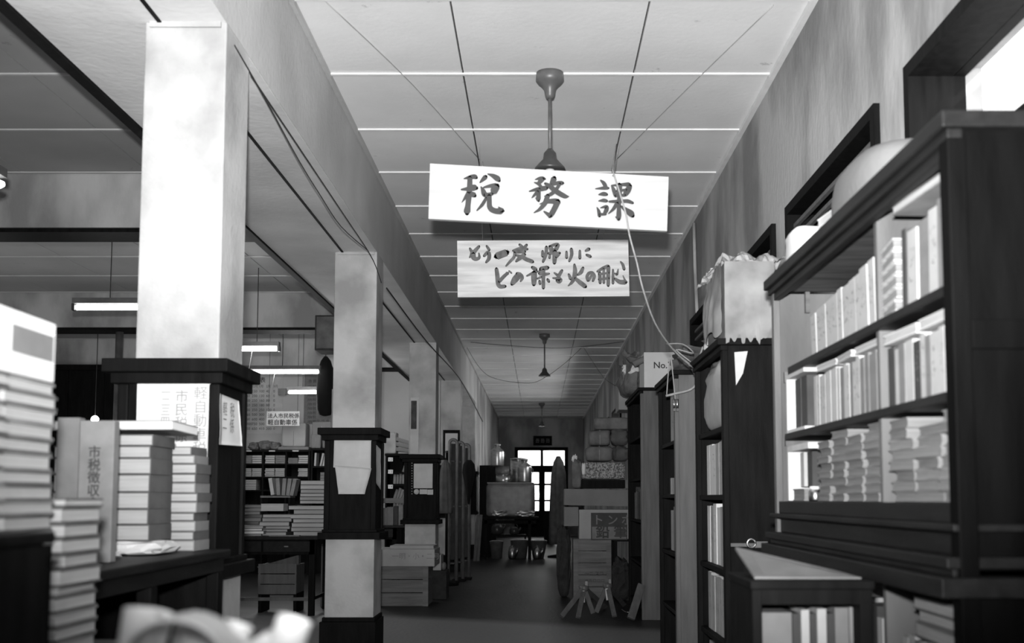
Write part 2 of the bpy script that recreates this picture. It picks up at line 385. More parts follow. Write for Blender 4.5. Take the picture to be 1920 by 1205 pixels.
# end wall with the glazed door
EY = 31.9
DX0, DX1 = PY(965, 840, EY).x, PY(1065, 840, EY).x; DZ = PY(1000, 838, EY).z
mb = MB(); mb.box(-1.95, DX0, EY, EY + .15, 0, CE); mb.box(DX1, XR + .16, EY, EY + .15, 0, CE); mb.box(DX0, DX1, EY, EY + .15, DZ, CE)
struct(mb.build('wall_end', 'wall'))
zt = PY(1000, 875, EY).z
f = MB(); f.box(DX0, DX1, EY - .03, EY + .08, DZ - .1, DZ); f.box(DX0, DX0 + .1, EY - .03, EY + .08, 0, DZ - .1); f.box(DX1 - .1, DX1, EY - .03, EY + .08, 0, DZ - .1)
f.box(DX0 + .1, DX1 - .1, EY - .03, EY + .08, zt - .06, zt + .04)
xm = PY(1016, 840, EY).x
f.box(xm - .04, xm + .04, EY - .02, EY + .08, zt + .04, DZ - .1)
dr = struct(f.build('door_2', 'wood')); dr['_o'] = tuple(dr.location)
bx('transom_pane', 'glass', DX0 + .1, xm - .04, EY + .02, EY + .03, zt + .04, DZ - .1, dr)
bx('transom_pane', 'glass', xm + .04, DX1 - .1, EY + .02, EY + .03, zt + .04, DZ - .1, dr)
def leaf(xa, xb, y):
    f = MB(); t = .09
    f.box(xa, xa + t, y, y + .04, 0, zt - .06); f.box(xb - t, xb, y, y + .04, 0, zt - .06)
    for z0, z1 in ((0, .75), (1.02, 1.08), (1.5, 1.56), (zt - .16, zt - .06)): f.box(xa + t, xb - t, y, y + .04, z0, z1)
    l = f.build('door_leaf', 'wood', dr); l['_o'] = dr['_o']
    for z0, z1 in ((.75, 1.02), (1.08, 1.5), (1.56, zt - .16)):
        o = MB().box(xa + t, xb - t, y + .015, y + .02, z0, z1).build('door_pane', 'glass'); o.parent = l; o.location = Vector(o.location) - Vector(dr['_o'])
leaf(DX0 + .1, xm, EY); leaf(xm, DX1 - .1, EY + .05)
struct(bx('baseboard_left', 'wood', XL, XL + .015, 21.55, 31.85, 0, .14))
struct(bx('baseboard_right', 'wood', XR - .015, XR, 13.5, 31.85, 0, .14))
# yard paving beyond the doors
struct(bx('floor_outside', 'carton2', -4, 4, 36, 46, -.12, -.02))

# ------------------------------------------------------------------ PILLARS
pl_lab = ['square plaster pillar closest to the camera with a large white sheet on its wooden casing',
          'second square pillar with torn paper sheets tacked to its dark casing',
          'third square pillar with a calendar strip and a rounded notice on its casing',
          'fourth square pillar with a framed notice, partly behind the arched dark poles',
          'fifth square pillar, the last before the lit wall of the corridor']
PIL = []
for i, y in enumerate(PYS):
    x0, x1 = -1.513, XL; d = .32
    P = thing('pillar', pl_lab[i], 'pillar', ((x0 + x1) / 2, y + d / 2, 0), 'square pillars along the corridor'); PIL.append(P)
    zc1, zc0, zl, zb = 1.615, 1.555, .83, .25
    MB().box(x0, x1, y, y + d, zc1, SOF).build('shaft', 'plaster', P, bevel=.006)
    if i < 4: MB().box(x0 + .02, x1 - .02, y - .012, y, SOF - .025, SOF - .003).build('head_strip', 'plaster', P)
    c = MB(); c.box(x0 - .09, x1 + .06, y - .09, y + d + .06, zc0 + .01, zc1); c.box(x0 - .065, x1 + .035, y - .065, y + d + .035, zc0 - .03, zc0 + .01)
    c.build('cap', 'wood', P, bevel=.004)
    a0, a1, b0, b1 = x0 - .045, x1 + .02, y - .045, y + d + .02
    for px_, py_ in ((a0, b0), (a1 - .04, b0), (a0, b1 - .04), (a1 - .04, b1 - .04)):
        MB().box(px_, px_ + .04, py_, py_ + .04, zl + .03, zc0 - .03).build('corner_post', 'wood', P, bevel=.006)
    MB().box(a0 + .012, a1 - .012, b0 + .012, b1 - .012, zl + .03, zc0 - .03).build('casing_panel', 'wood', P)
    l = MB(); l.box(a0 - .01, a1 + .01, b0 - .01, b1 + .01, zl + .03, zl + .05); l.box(a0 - .035, a1 + .035, b0 - .035, b1 + .035, zl - .02, zl + .03)
    l.build('ledge', 'wood', P, bevel=.004)
    MB().box(x0 - .03, x1 + .01, y - .03, y + d + .01, zb, zl - .02).build('white_base', 'plaster', P, bevel=.004)
    k = MB(); k.box(x0 - .06, x1 + .03, y - .06, y + d + .03, 0, zb - .03)
    k.box(x0 - .045, x1 + .02, y - .045, y + d + .02, zb - .03, zb); k.build('plinth', 'wood', P, bevel=.004)

def sheet(name, label, cat, fn, cx, m='paper', group=None, nu=10, nv=10, thick=.0015, parts=None, wav=.004, axis='y'):
    """thin sheet over a quad given by px corners TL,TR,BR,BL mapped by fn, with gentle waviness"""
    A, B, C_, D = [fn(*c) for c in cx]
    nrm = Vector((0, -1, 0)) if axis == 'y' else Vector((1, 0, 0))
    sd = R.random() * 50
    def f(u, v, off=0):
        p = (A.lerp(B, u)).lerp(D.lerp(C_, u), v)
        return p + nrm * (off + abs(noise.noise(Vector((u * 2 + sd, v * 2.5, 0)))) * wav)
    mb = MB(); mb.grid(lambda u, v: f(u, v, thick), nu, nv); k = len(mb.v)
    mb.grid(lambda u, v: f(u, v, 0), nu, nv)
    n1 = nu + 1; edge = [i for i in range(n1)] + [j * n1 + nu for j in range(1, nv + 1)] + [nv * n1 + i for i in range(nu - 1, -1, -1)] + [j * n1 for j in range(nv - 1, 0, -1)]
    mb.f += [(edge[i], edge[(i + 1) % len(edge)], edge[(i + 1) % len(edge)] + k, edge[i] + k) for i in range(len(edge))]; mb.m += [0] * len(edge)
    o = mb.build(name, m, smooth=True); tag(o, label, cat, group); return o
# papers on pillar 1
y1 = PYS[0] - .036
s1 = sheet('notice', 'large white handwritten sheet on the front of the closest pillar casing', 'notice', lambda x, y: PY(x, y, y1), [(258, 708), (400, 709), (394, 868), (254, 868)])
def vtext(body, px, py, Y, size, parent, m='ink3'):
    text('handwriting', body, PY(px, py, Y), size, m, parent, vertical=True, bold=.01)
vtext('軽自動車税', 363, 746, y1 - .008, .052, s1); vtext('市民税係', 328, 752, y1 - .008, .05, s1); vtext('一二三四五六', 302, 742, y1 - .008, .036, s1)
x1 = -1.168
s2 = sheet('notice', 'narrow white handwritten sheet on the corridor side of the closest pillar casing', 'notice', lambda x, y: PX(x, y, x1), [(412, 738), (447, 752), (453, 836), (411, 833)], axis='x')
q = PX(418, 775, x1 + .007)
text('handwriting', '軽\n二', q, .055, 'ink2', s2, face='+x'); text('handwriting', '税\n係', q + Vector((0, .09, 0)), .06, 'ink2', s2, face='+x')
# papers on pillar 2
y2 = PYS[1] - .036
sheet('notice', 'pale sheet tacked high on the front of the second pillar casing', 'notice', lambda x, y: PY(x, y, y2), [(627, 818), (699, 821), (697, 884), (625, 876)], 'paper2')
n2 = sheet('notice', 'torn curling sheet hanging below another on the second pillar casing', 'notice', lambda x, y: PY(x, y, y2 - .008), [(628, 872), (697, 878), (684, 926), (635, 926)], 'paper2', wav=.02)
sheet('notice', 'narrow white strip on the corridor side of the second pillar casing', 'notice', lambda x, y: PX(x, y, x1), [(705.5, 834), (713, 842), (713, 918), (705.5, 906)], axis='x')
# pillar 3 : calendar, rounded notice, round and square labels, studded frame
y3 = PYS[2]
cal = thing('calendar', 'narrow wall calendar with a dark picture on the third pillar', 'calendar', PY(778, 848, y3 - .01))
def rect(name, m, a, b, Y, parent, t=.004, bevel=0):
    A = PY(a[0], a[1], Y); B = PY(b[0], b[1], Y)
    return MB().box(A.x, B.x, Y - t, Y, B.z, A.z).build(name, m, parent, bevel=bevel)
rect('backing_sheet', 'paper2', (770, 745), (784.5, 850), y3 - .002, cal)
rect('picture', 'darkpic', (771, 751), (781, 804), y3 - .0065, cal)
y3c = y3 - .036
nt3 = thing('notice', 'rounded pale notice in a studded frame on the third pillar casing', 'notice', PY(795, 916, y3c))
rect('sheet', 'paper2', (776, 869), (811, 915), y3c, nt3, bevel=.02)
fr = MB()
for px in (772.5, 815.5):
    for k in range(14):
        c = PY(px, 864 + k * 4.8, y3c); fr.blob((c.x, c.y - .004, c.z), .012, .01, .012, 1, 0, 1, 6, 4)
o = fr.build('studded_border', 'paper2', nt3); o['kind'] = 'stuff'
c = PY(781, 921.5, y3c); o = MB().lathe((0, 0, 0), [(.031, 0), (.031, .004)], 20).build('round_label', 'paper2', origin=(0, 0, 0))
o.rotation_euler = (math.pi / 2, 0, 0); o.location = (c.x, y3c, c.z); tag(o, 'small round pale label under the rounded notice on the third pillar', 'label')
o = thing('label', 'small oblong pale label beside a round one on the third pillar', 'label', PY(800, 926, y3c)); rect('sheet', 'paper2', (787, 917), (801, 926), y3c, o); rect('sheet', 'paper2', (801.5, 917.5), (814, 927), y3c, o)
# pillar 4: framed notice
y4 = PYS[3] - .002
fn4 = thing('framed_notice', 'pale notice in a dark frame on the fourth pillar', 'notice', PY(847, 862, y4))
rect('frame', 'wood', (831, 806), (862, 862), y4, fn4, .03); rect('sheet', 'paper2', (835, 812), (858, 858), y4 - .03, fn4)
o = rect('notice', 'paper2', (838, 972), (846, 1005), PYS[3] - .06, PIL[3]); o.parent = None; o.location = Vector(PIL[3]['_o']); tag(o, 'small pale sheet low on the fourth pillar behind the arched poles', 'notice')

# ------------------------------------------------------------------ HANGING SIGNS
def board_sign(name, label, cx, Y, th, bm='board'):
    A, B, C_, D = [PY(x, y, Y) for x, y in cx]
    t = thing(name, label, 'sign', (A + C_) / 2)
    V = [A, B, C_, D] + [p + Vector((0, th, 0)) for p in (A, B, C_, D)]
    MB().add(V, [(3, 2, 1, 0), (4, 5, 6, 7), (0, 1, 5, 4), (1, 2, 6, 5), (2, 3, 7, 6), (3, 0, 4, 7)]).build('board', bm, t, bevel=.002)
    return t
SY1 = 5.0
sg1 = board_sign('hanging_sign', 'larger white board with three brushed black characters hanging askew below the ceiling', [(806, 306), (1254, 331), (1251, 433), (803, 410)], SY1, .03)
K1 = [[(240,240,20),(380,205,70),(480,190,80),(510,210,70)],[(375,220,80),(370,450,90),(360,560,90),(345,700,90),(330,850,85),(310,980,115),(310,1010,90)],
 [(185,485,30),(330,470,70),(470,440,110),(510,450,80)],[(330,570,60),(270,670,50),(190,780,10)],[(390,560,50),(450,600,90),(475,618,80)],
 [(725,205,80),(660,270,60),(605,325,25)],[(780,135,20),(900,175,70),(1000,240,100),(1030,275,70)],[(625,425,20),(670,500,70),(700,590,90),(760,630,80)],
 [(690,440,30),(830,405,60),(950,400,90),(980,430,100)],[(980,420,110),(910,530,130),(880,570,60)],[(720,610,60),(870,590,60)],[(740,690,50),(660,830,60),(535,960,25)],
 [(810,640,80),(815,750,80),(815,870,85),(860,940,90),(960,980,90),(1080,975,110),(1120,972,60)],[(1020,880,15),(1090,960,90)]]
K2 = [[(295,210,15),(400,180,60),(480,185,80),(530,195,40)],[(480,200,70),(400,270,80),(380,300,50)],[(280,280,20),(380,310,60),(440,380,50)],
 [(160,490,25),(300,450,60),(450,430,90),(560,410,80)],[(400,440,50),(380,560,70),(370,680,90),(380,715,50)],[(310,650,20),(370,700,60)],[(350,500,60),(280,580,50),(215,650,15)],
 [(745,190,100),(710,270,90),(670,350,60)],[(700,330,50),(850,290,70),(940,295,70)],[(880,320,60),(820,420,60),(720,530,70),(620,590,60),(520,610,20)],
 [(540,310,50),(650,370,80),(760,470,90),(900,560,90),(1020,620,80),(1095,615,20)],[(590,600,80),(560,720,90),(500,820,80),(400,930,60),(270,1000,20)],
 [(410,795,20),(520,760,50),(650,725,80),(800,730,105),(850,750,80)],[(830,740,105),(770,880,95),(700,1010,95),(650,1080,80)],[(510,975,30),(590,1030,60),(650,1070,80)]]
K3 = [[(335,165,30),(410,230,70),(450,310,70)],[(210,365,20),(340,355,50),(440,345,70),(510,350,50)],[(290,505,25),(400,485,80),(470,500,60)],[(290,655,25),(400,640,70),(470,655,60)],
 [(245,810,20),(290,900,60),(305,1005,65)],[(330,820,20),(450,790,60),(490,800,60),(470,870,80),(425,955,60)],[(320,975,50),(450,975,40)],
 [(590,290,25),(640,380,70),(690,530,70)],[(600,290,30),(750,280,50),(900,265,60),(1000,270,85)],[(1030,310,80),(980,400,110),(920,500,90),(880,540,40)],[(720,420,40),(930,395,50)],[(700,530,50),(900,520,50)],
 [(775,290,100),(780,500,80),(770,650,70),(765,850,70),(765,1000,90),(760,1085,70)],[(540,675,40),(700,670,60),(850,665,60),(980,660,70),(1090,705,50)],[(720,720,70),(640,850,60),(520,960,20)],
 [(820,790,40),(930,870,80),(1050,955,115),(1085,1000,90)],[(690,1040,20),(750,1080,60)]]
f1 = lambda x, y: PY(x, y, SY1 - .0015)
BW = 1.42
for nm, K, ox, oy, sc in (('brushed_character', K1, 850, 315, 12.055), ('brushed_character', K2, 980, 320, 12.68), ('brushed_character', K3, 1100, 325, 12.686)):
    mb = MB(); strokes(K, ox, oy, sc, f1, mb); mb.build(nm, 'ink', sg1)
SY2 = 7.6; BW = 1.22
sg2 = board_sign('hanging_sign', 'smaller grained board with two rows of grey brush writing below the larger sign', [(857, 451), (1178, 449), (1180.5, 555), (858, 557)], SY2, .03, 'board2')
r1a = [[(170,220,40),(215,300,60),(200,340,60)],[(345,180,50),(270,260,65),(210,340,70),(165,390,30)],[(235,330,80),(235,400,80),(290,430,65),(360,400,50),(345,310,25)]]
r1b = [[(500,170,40),(545,240,50)],[(450,360,50),(520,285,60),(550,320,65),(545,420,65),(490,485,40)]]
r1c = [[(705,365,120),(880,300,115)]]
r1d = [[(1150,145,50),(1200,190,50)],[(1280,150,50),(1230,210,50)],[(1020,260,40),(1150,215,60),(1290,230,50)],[(1050,290,50),(1240,280,60)],[(1050,310,50),(1040,390,50),(960,470,50),(880,560,30)],
 [(1240,340,60),(1150,400,80),(1080,470,40)],[(1080,350,40),(1200,380,60),(1270,430,70),(1395,475,65)]]
r2a = [[(690,620,60),(710,760,75),(720,920,70),(760,970,70),(855,960,60)],[(910,700,50),(830,770,60),(750,860,60)],[(890,690,30),(920,715,30)],[(940,660,30),(985,700,30)]]
r2b = [[(1130,740,110),(1050,830,110),(1000,910,70)],[(1100,710,60),(1180,740,60),(1200,800,60),(1165,860,30)]]
r2c = [[(1400,590,60),(1460,630,70)],[(1290,755,30),(1400,700,50),(1490,670,40)],[(1430,700,90),(1430,800,100),(1425,920,70)]]
r2c2 = [[(150,610,70),(270,590,75)],[(130,650,55),(130,710,55)],[(120,700,55),(220,720,60),(305,705,35)],[(195,640,65),(195,800,60),(195,980,55)],[(85,800,35),(150,770,40)],[(120,850,45),(130,900,45)],[(280,820,50),(300,855,50)]]
r1e = [[(180,270,45),(185,360,60)],[(255,190,55),(250,330,60),(190,470,45)],[(310,170,30),(430,140,60),(490,140,60),(440,230,70)],[(330,190,70),(370,270,90)],[(300,310,50),(510,305,50)],[(420,280,80),(415,400,75),(410,495,60)],[(320,340,40),(315,395,45)],[(500,320,50),(450,380,50)]]
r1f = [[(645,280,40),(648,390,52)],[(740,230,55),(750,340,58),(700,460,40)]]
r1g = [[(905,260,40),(905,400,52)],[(1020,260,40),(1075,230,65)],[(1040,340,45),(1105,370,58)]]
r2d = [[(410,690,30),(480,740,50),(500,790,60)],[(555,645,50),(500,740,60),(470,800,50)],[(385,790,30),(480,800,50),(540,820,65),(500,870,65),(460,840,50)]]
r2e = [[(690,720,40),(725,800,60)],[(965,595,50),(930,680,70),(870,725,40)],[(800,530,40),(815,650,75),(800,780,75),(750,880,55),(680,940,20)],[(820,800,50),(900,870,75),(1005,950,75)]]
r2f = [[(1150,710,45),(1080,835,45)],[(1060,835,50),(1040,760,55),(1080,690,55),(1150,680,50),(1195,750,55),(1160,840,45)]]
r2g = [[(1290,690,60),(1300,880,52)],[(1250,660,40),(1350,600,55),(1450,565,70)],[(1460,580,65),(1458,750,65),(1458,930,55)],[(1370,620,45),(1372,880,45)],[(1280,715,40),(1460,690,35)],[(1280,815,42),(1460,795,42)]]
r2h = [[(1550,630,35),(1550,760,48),(1550,890,45)],[(1590,700,30),(1630,735,45),(1650,620,22)],[(1590,805,45),(1680,870,75),(1785,870,80)],[(1795,860,40),(1745,745,18)],[(1700,475,28),(1745,530,50),(1765,615,52)]]
f2 = lambda x, y: PY(x, y, SY2 - .0015)
for L_ in (r1a, r1b, r1c, r1d, r2a, r2b):
    mb = MB(); strokes(L_, 865, 445, 10.48, f2, mb); mb.build('brushed_character', 'ink2', sg2)
mb = MB(); strokes(r2c, 865, 445, 10.48, f2, mb); strokes(r2c2, 1000, 445, 10.378, f2, mb); mb.build('brushed_character', 'ink2', sg2)
for L_ in (r1e, r1f, r1g, r2d, r2e, r2f, r2g, r2h):
    mb = MB(); strokes(L_, 1000, 445, 10.378, f2, mb); mb.build('brushed_character', 'ink2', sg2)
def cable(name, label, pts, r, m, cat='cable', n=5):
    # Catmull smoothing
    P = [Vector(p) for p in pts]; Q = []
    for i in range(len(P) - 1):
        a = P[max(i - 1, 0)]; b = P[i]; c = P[i + 1]; d = P[min(i + 2, len(P) - 1)]
        for t in (0, .25, .5, .75):
            Q.append(.5 * ((2 * b) + (c - a) * t + (2 * a - 5 * b + 4 * c - d) * t * t + (3 * b - a - 3 * c + d) * t ** 3))
    Q.append(P[-1])
    return tag(MB().tube(Q, r, n).build(name, m), label, cat)
zc_ = CE - .002
cable('ceiling_wire', 'thin wire tacked slantwise on the ceiling boards on the beam side', [PZ(610, 2, CE - .008), PZ(775, 160, CE - .008), PZ(900, 300, CE - .008)], .0028, 'wireg', 'wire')
cable('ceiling_wire', 'thin wire tacked slantwise on the ceiling boards on the window side', [PZ(1450, 10, CE - .008), PZ(1290, 165, CE - .008), PZ(1155, 300, CE - .008)], .0028, 'wireg', 'wire')
cable('hanging_wire', 'thin wire holding the larger sign by its office end', [PY(905, 313, SY1 + .015), PZ(905, 303, CE)], .0025, 'wireg', 'wire')
cable('hanging_wire', 'thin wire holding the larger sign by its window end', [PY(1152, 328, SY1 + .015), PY(1148, 322, 5.2), PZ(1156, 270, CE)], .0035, 'wireg', 'wire')
cable('hanging_wire', 'short wire holding the smaller sign at its office end', [PY(905, 452, SY2 + .015), PZ(898, 250, CE)], .002, 'wireg', 'wire')
cable('hanging_wire', 'short wire holding the smaller sign at its window end', [PY(1130, 450, SY2 + .015), PZ(1165, 250, CE)], .002, 'wireg', 'wire')
cable('hemp_cord', 'pale slack cord falling past the larger sign to the cabinet tops', [PY(1148, 318, 4.97), PY(1172, 395, 4.9), PY(1180, 440, 4.9), PY(1194, 492, 4.95), PY(1205, 540, 5.0), PY(1228, 605, 5.2), PY(1262, 655, 5.5), PX(1300, 690, .83), ], .0045, 'rope', 'cord')

# ------------------------------------------------------------------ PENDANT LAMPS
def pendant(px, py, y_sh, label, shade=True):
    c = PZ(px, py, CE); Y = c.y
    zb = PY(px, y_sh, Y).z
    L = CE - zb
    t = thing('pendant_lamp', label, 'lamp', (c.x, Y, CE), 'pendant lamps down the corridor')
    MB().lathe((c.x, Y, 0), [(.02, CE), (.078, CE - .002), (.08, CE - .045), (.068, CE - .06), (.05, CE - .075), (.034, CE - .095), (.028, CE - .13), (.022, CE - .145), (.012, CE - .15)][::-1], 28).build('ceiling_rose', 'mmetal', t)
    MB().tube([(c.x, Y, CE - .14), (c.x, Y, zb + .07)], .011, 10).build('stem', 'mmetal', t)
    prof = [(.015, zb + .1), (.035, zb + .075), (.04, zb + .04), (.085, zb - .01), (.09, zb - .025), (.02, zb - .02)]
    MB().lathe((c.x, Y, 0), prof[::-1], 24).build('shade', 'dmetal', t)
    MB().lathe((c.x, Y, 0), [(.005, zb - .05), (.022, zb - .035), (.025, zb - .02), (.012, zb + .01)], 16).build('bulb', 'paper2', t)
    return t
pendant(1031, 137, 312, 'pendant lamp closest to the camera with its stem showing above the larger sign')
pendant(1021, 626, 702, 'pendant lamp with a bell shade hanging in the middle of the corridor')
pendant(1016, 755, 797, 'small distant pendant lamp hanging before the end wall')
cable('ceiling_cable', 'thin dark cable sagging across the corridor under the ceiling', [PX(868, 640, XL + .01), PY(960, 648, 15.2), PY(1060, 652, 15.2), PX(1172, 640, XR - .01)], .004, 'wire')
cable('ceiling_cable', 'thin cable looping from the beam to the bell-shaded pendant', [PX(872, 645, XL + .01), PY(900, 690, 15.6), PY(930, 710, 15.5), PY(990, 718, 15.5), PY(1021, 708, 15.5), PY(1060, 680, 15.5), PY(1090, 652, 15.5)], .0035, 'wire')
cable('ceiling_cable', 'thin cable drooping from the ceiling down to the window wall', [PY(1095, 652, 15.4), PY(1130, 705, 15.4), PY(1152, 722, 15.4), PX(1170, 735, XR - .01)], .003, 'wire')
cable('beam_cable', 'cable sagging along the beam beside the closest pillar', [PX(440, 85, XL + .02), PX(500, 190, XL + .02), PX(560, 300, XL + .03), PX(600, 365, XL + .035), PX(640, 425, XL + .03), PX(688, 468, XL + .02)], .003, 'wire')
cable('beam_cable', 'taut cable along the lower edge of the beam beside the second pillar', [PX(470, 140, XL + .012), PX(570, 290, XL + .012), PX(650, 410, XL + .012), PX(690, 470, XL + .012), PX(705, 500, XL + .012), PX(715, 530, XL + .02)], .003, 'wire')
cable('beam_cable', 'dark cable running along the beam past the fourth pillar', [PX(725, 540, XL + .012), PX(800, 640, XL + .012), PX(860, 707, XL + .012), PX(890, 760, XL + .012), PX(905, 790, XL + .012)], .007, 'wire')
o = MB().tube([PX(1301, 418, XR - .02), PX(1303, 500, XR - .02), PX(1307, 586, XR - .02)], .014, 10).build('conduit', 'plaster'); tag(o, 'white conduit pipe running down the window wall from the ceiling', 'pipe')

# ------------------------------------------------------------------ FLUORESCENT LAMPS
def tube_lamp(px0, px1, py, Y, label, hang=True, end=False):
    a = PY(px0, py, Y); b = PY(px1, py, Y); r = .018
    t = thing('fluorescent_lamp', label, 'lamp', ((a.x + b.x) / 2, Y, a.z), 'fluorescent lamps over the office')
    MB().tube([a, a + Vector((.01, 0, 0)), b - Vector((.01, 0, 0)), b], [r * .8, r * 1.3, r * 1.3, r * .8], 12).build('tube', 'tube', t)
    MB().box(a.x - .02, b.x + .02, Y - .03, Y + .05, a.z + .03, a.z + .075).build('housing', 'mmetal', t)
    for x in (a.x - .015, b.x + .015): MB().box(x - .012, x + .012, Y - .02, Y + .03, a.z - .025, a.z + .03).build('lamp_holder', 'dmetal', t)
    MB().tube([((a.x + b.x) / 2, Y + .01, a.z + .07), ((a.x + b.x) / 2, Y + .01, CE)], .004, 5).build('stem', 'wire', t)
    if hang:
        x = a.x * .6 + b.x * .4
        MB().tube([(x, Y, a.z - .01), (x - .04, Y, a.z - .28)], .0035, 5).build('pull_cord', 'paper2', t)
    if end: MB().box(a.x - .14, a.x - .03, Y - .03, Y + .04, a.z - .04, a.z + .05).build('starter_box', 'dmetal', t)
tube_lamp(142, 268, 576, 8.6, 'lit fluorescent tube half hidden behind the closest pillar', hang=False)
tube_lamp(442, 520, 654, 11.0, 'short lit fluorescent tube, topmost of those seen between the first two pillars')
tube_lamp(460, 598, 697, 13.0, 'long lit fluorescent tube above the table of numbers')
tube_lamp(541, 594, 735, 14.6, 'shortest lit fluorescent tube beside the dark hanging sack', hang=False, end=True)
c = PY(-4, 345, 5.2)
t = thing('lamp', 'glowing lamp end at the edge of the frame above the office', 'lamp', c)
MB().tube([c + Vector((-.6, 0, 0)), c + Vector((-.02, 0, 0)), c + Vector((.03, 0, 0))], [.03, .035, .012], 12).build('tube', 'tube', t)
MB().box(c.x - .65, c.x + .02, c.y - .03, c.y + .05, c.z + .045, c.z + .09).build('housing', 'mmetal', t)
MB().tube([(c.x - .3, c.y, c.z + .09), (c.x - .3, c.y, CE)], .005, 5).build('stem', 'wire', t)
c = PY(178, 786, 14)
t = thing('hanging_bulb', 'small bare glowing bulb over the dark partition', 'lamp', c)
MB().blob((c.x, c.y, c.z - .05), .1, .1, .1, 0, 0, 1).build('bulb', 'tube', t); MB().tube([c + Vector((0, 0, .04)), (c.x, c.y, CE)], .005, 5).build('cord', 'wire', t)
light('POINT', 'office_lamp_glow', (-3.2, 13.9, 2.2), 42, shadow_soft_size=.4)
light('POINT', 'office_lamp_glow_c', (-2.9, 9.9, 2.35), 20, shadow_soft_size=.3)
light('POINT', 'office_lamp_glow_b', (-5.5, 10, 2.4), 7, shadow_soft_size=.4)

# ------------------------------------------------------------------ BOOKS
def flat_book(label, group, x0, x1, y0, y1, z0, h, spine='-x', yaw=0, cov='cover', pag='pages', name='ledger', simple=False, cat='book', tilt=0, t=.0035):
    """a book lying flat: two boards and a spine strip (cover), block of leaves between (pages)"""
    c = ((x0 + x1) / 2, (y0 + y1) / 2, z0); i = t * .8
    a = MB(); a.box(x0, x1, y0, y1, z0, z0 + t); a.box(x0, x1, y0, y1, z0 + h - t, z0 + h)
    px0, px1, py0, py1 = x0 + i, x1 - i, y0 + i, y1 - i
    if spine == '-x': a.box(x0, x0 + t, y0, y1, z0 + t, z0 + h - t); px0 = x0 + t
    elif spine == '+x': a.box(x1 - t, x1, y0, y1, z0 + t, z0 + h - t); px1 = x1 - t
    elif spine == '-y': a.box(x0, x1, y0, y0 + t, z0 + t, z0 + h - t); py0 = y0 + t
    else: a.box(x0, x1, y1 - t, y1, z0 + t, z0 + h - t); py1 = y1 - t
    if simple:
        a.box(px0, px1, py0, py1, z0 + t, z0 + h - t, 1)
        o = a.build(name, [cov, pag], origin=c)
        tag(o, label, cat, group); o.rotation_euler = (tilt, 0, yaw); return o
    r = thing(name, label, cat, c, group)
    a.build('cover', cov, r)
    b = MB(); b.box(px0, px1, py0, py1, z0 + t, z0 + h - t); b.build('pages', pag, r)
    r.rotation_euler = (tilt, 0, yaw); return r
def stack(where, group, x0, x1, y0, y1, z0, hs, spine='-x', jit=.01, yaw=.04, simple=False, covs=('cover',), pags=('pages',), name='ledger', total=None, tilt=0, t=.0035):
    z = z0; n = len(hs)
    for i, h in enumerate(hs):
        dx, dy = R.uniform(-jit, jit), R.uniform(-jit, jit)
        pg, cv = R.choice(pags), R.choice(covs)
        kk = n - 1 - i
        lab = '%s %s %s' % (COLW[pg] + ' ' + name.replace('_', ' '), 'on top of' if kk == 0 else nth(kk) + ' from top in', where)
        flat_book(lab, group, x0 + dx, x1 + dx, y0 + dy, y1 + dy, z + .0005, h - .001, spine, R.uniform(-yaw, yaw), cv, pg, name, simple, tilt=tilt, t=t)
        z += h
    return z
COLW = {'pages': 'pale-edged', 'pagesg': 'grey-edged', 'paper': 'white', 'paper2': 'light grey', 'parcel': 'dim', 'carton': 'brown', 'carton2': 'buff', 'spine': 'white', 'spineg': 'grey', 'spined': 'dark', 'cover': 'dark', 'coverm': 'grey'}
def squiggle(mb, x, yc, z0, z1, wd, face=-1, n=3):
    """handwritten marks down a spine facing the corridor"""
    z = z1
    h = (z1 - z0) / n
    for k in range(n):
        zz = z - h * .5
        for _ in range(3):
            a = Vector((x, yc + R.uniform(-.4, .4) * wd, zz + R.uniform(-.35, .35) * h)); b = a + Vector((0, R.uniform(-.4, .4) * wd, R.uniform(-.4, .4) * h))
            b.y = max(yc - wd * .45, min(yc + wd * .45, b.y)); d = (b - a)
            if d.length < .002: continue
            nn = Vector((0, -d.z, d.y)).normalized() * .0013
            mb.add([a - nn, a + nn, b + nn, b - nn], [(0, 1, 2, 3)])
        z -= h
def upright(label, group, x0, depth, y0, th, z0, h, m='spine', lean=0, write=False, name='file_binder', cat='file', simple=True, face='-x', pag='pages'):
    """a file standing upright, spine to the corridor"""
    c = (x0, y0 + th / 2, z0) if face == '-x' else (x0, y0, z0)
    b = MB().box(x0, x0 + depth, y0 + .0014, y0 + th - .0014, z0, z0 + h)
    if write:
        r = thing(name, label, cat, c, group); 
        t = .0022
        k = MB(); k.box(x0, x0 + t, y0 + .0014, y0 + th - .0014, z0, z0 + h); k.box(x0 + t, x0 + depth, y0 + .0008, y0 + t, z0, z0 + h); k.box(x0 + t, x0 + depth, y0 + th - t, y0 + th - .0008, z0, z0 + h)
        k.build('cover', m, r)
        if th > .008: MB().box(x0 + t, x0 + depth - .004, y0 + t, y0 + th - t, z0 + .003, z0 + h - .004).build('pages', pag, r)
        q = MB(); squiggle(q, x0 - .0006, y0 + th / 2, z0 + h * .3, z0 + h * .85, th * .7); 
        if q.f: q.build('spine_writing', 'ink2', r)
        r.rotation_euler = (lean, 0, 0); return r
    o = b.build(name, m, origin=c, bevel=0); tag(o, label, cat, group); o.rotation_euler = (lean, 0, 0); return o
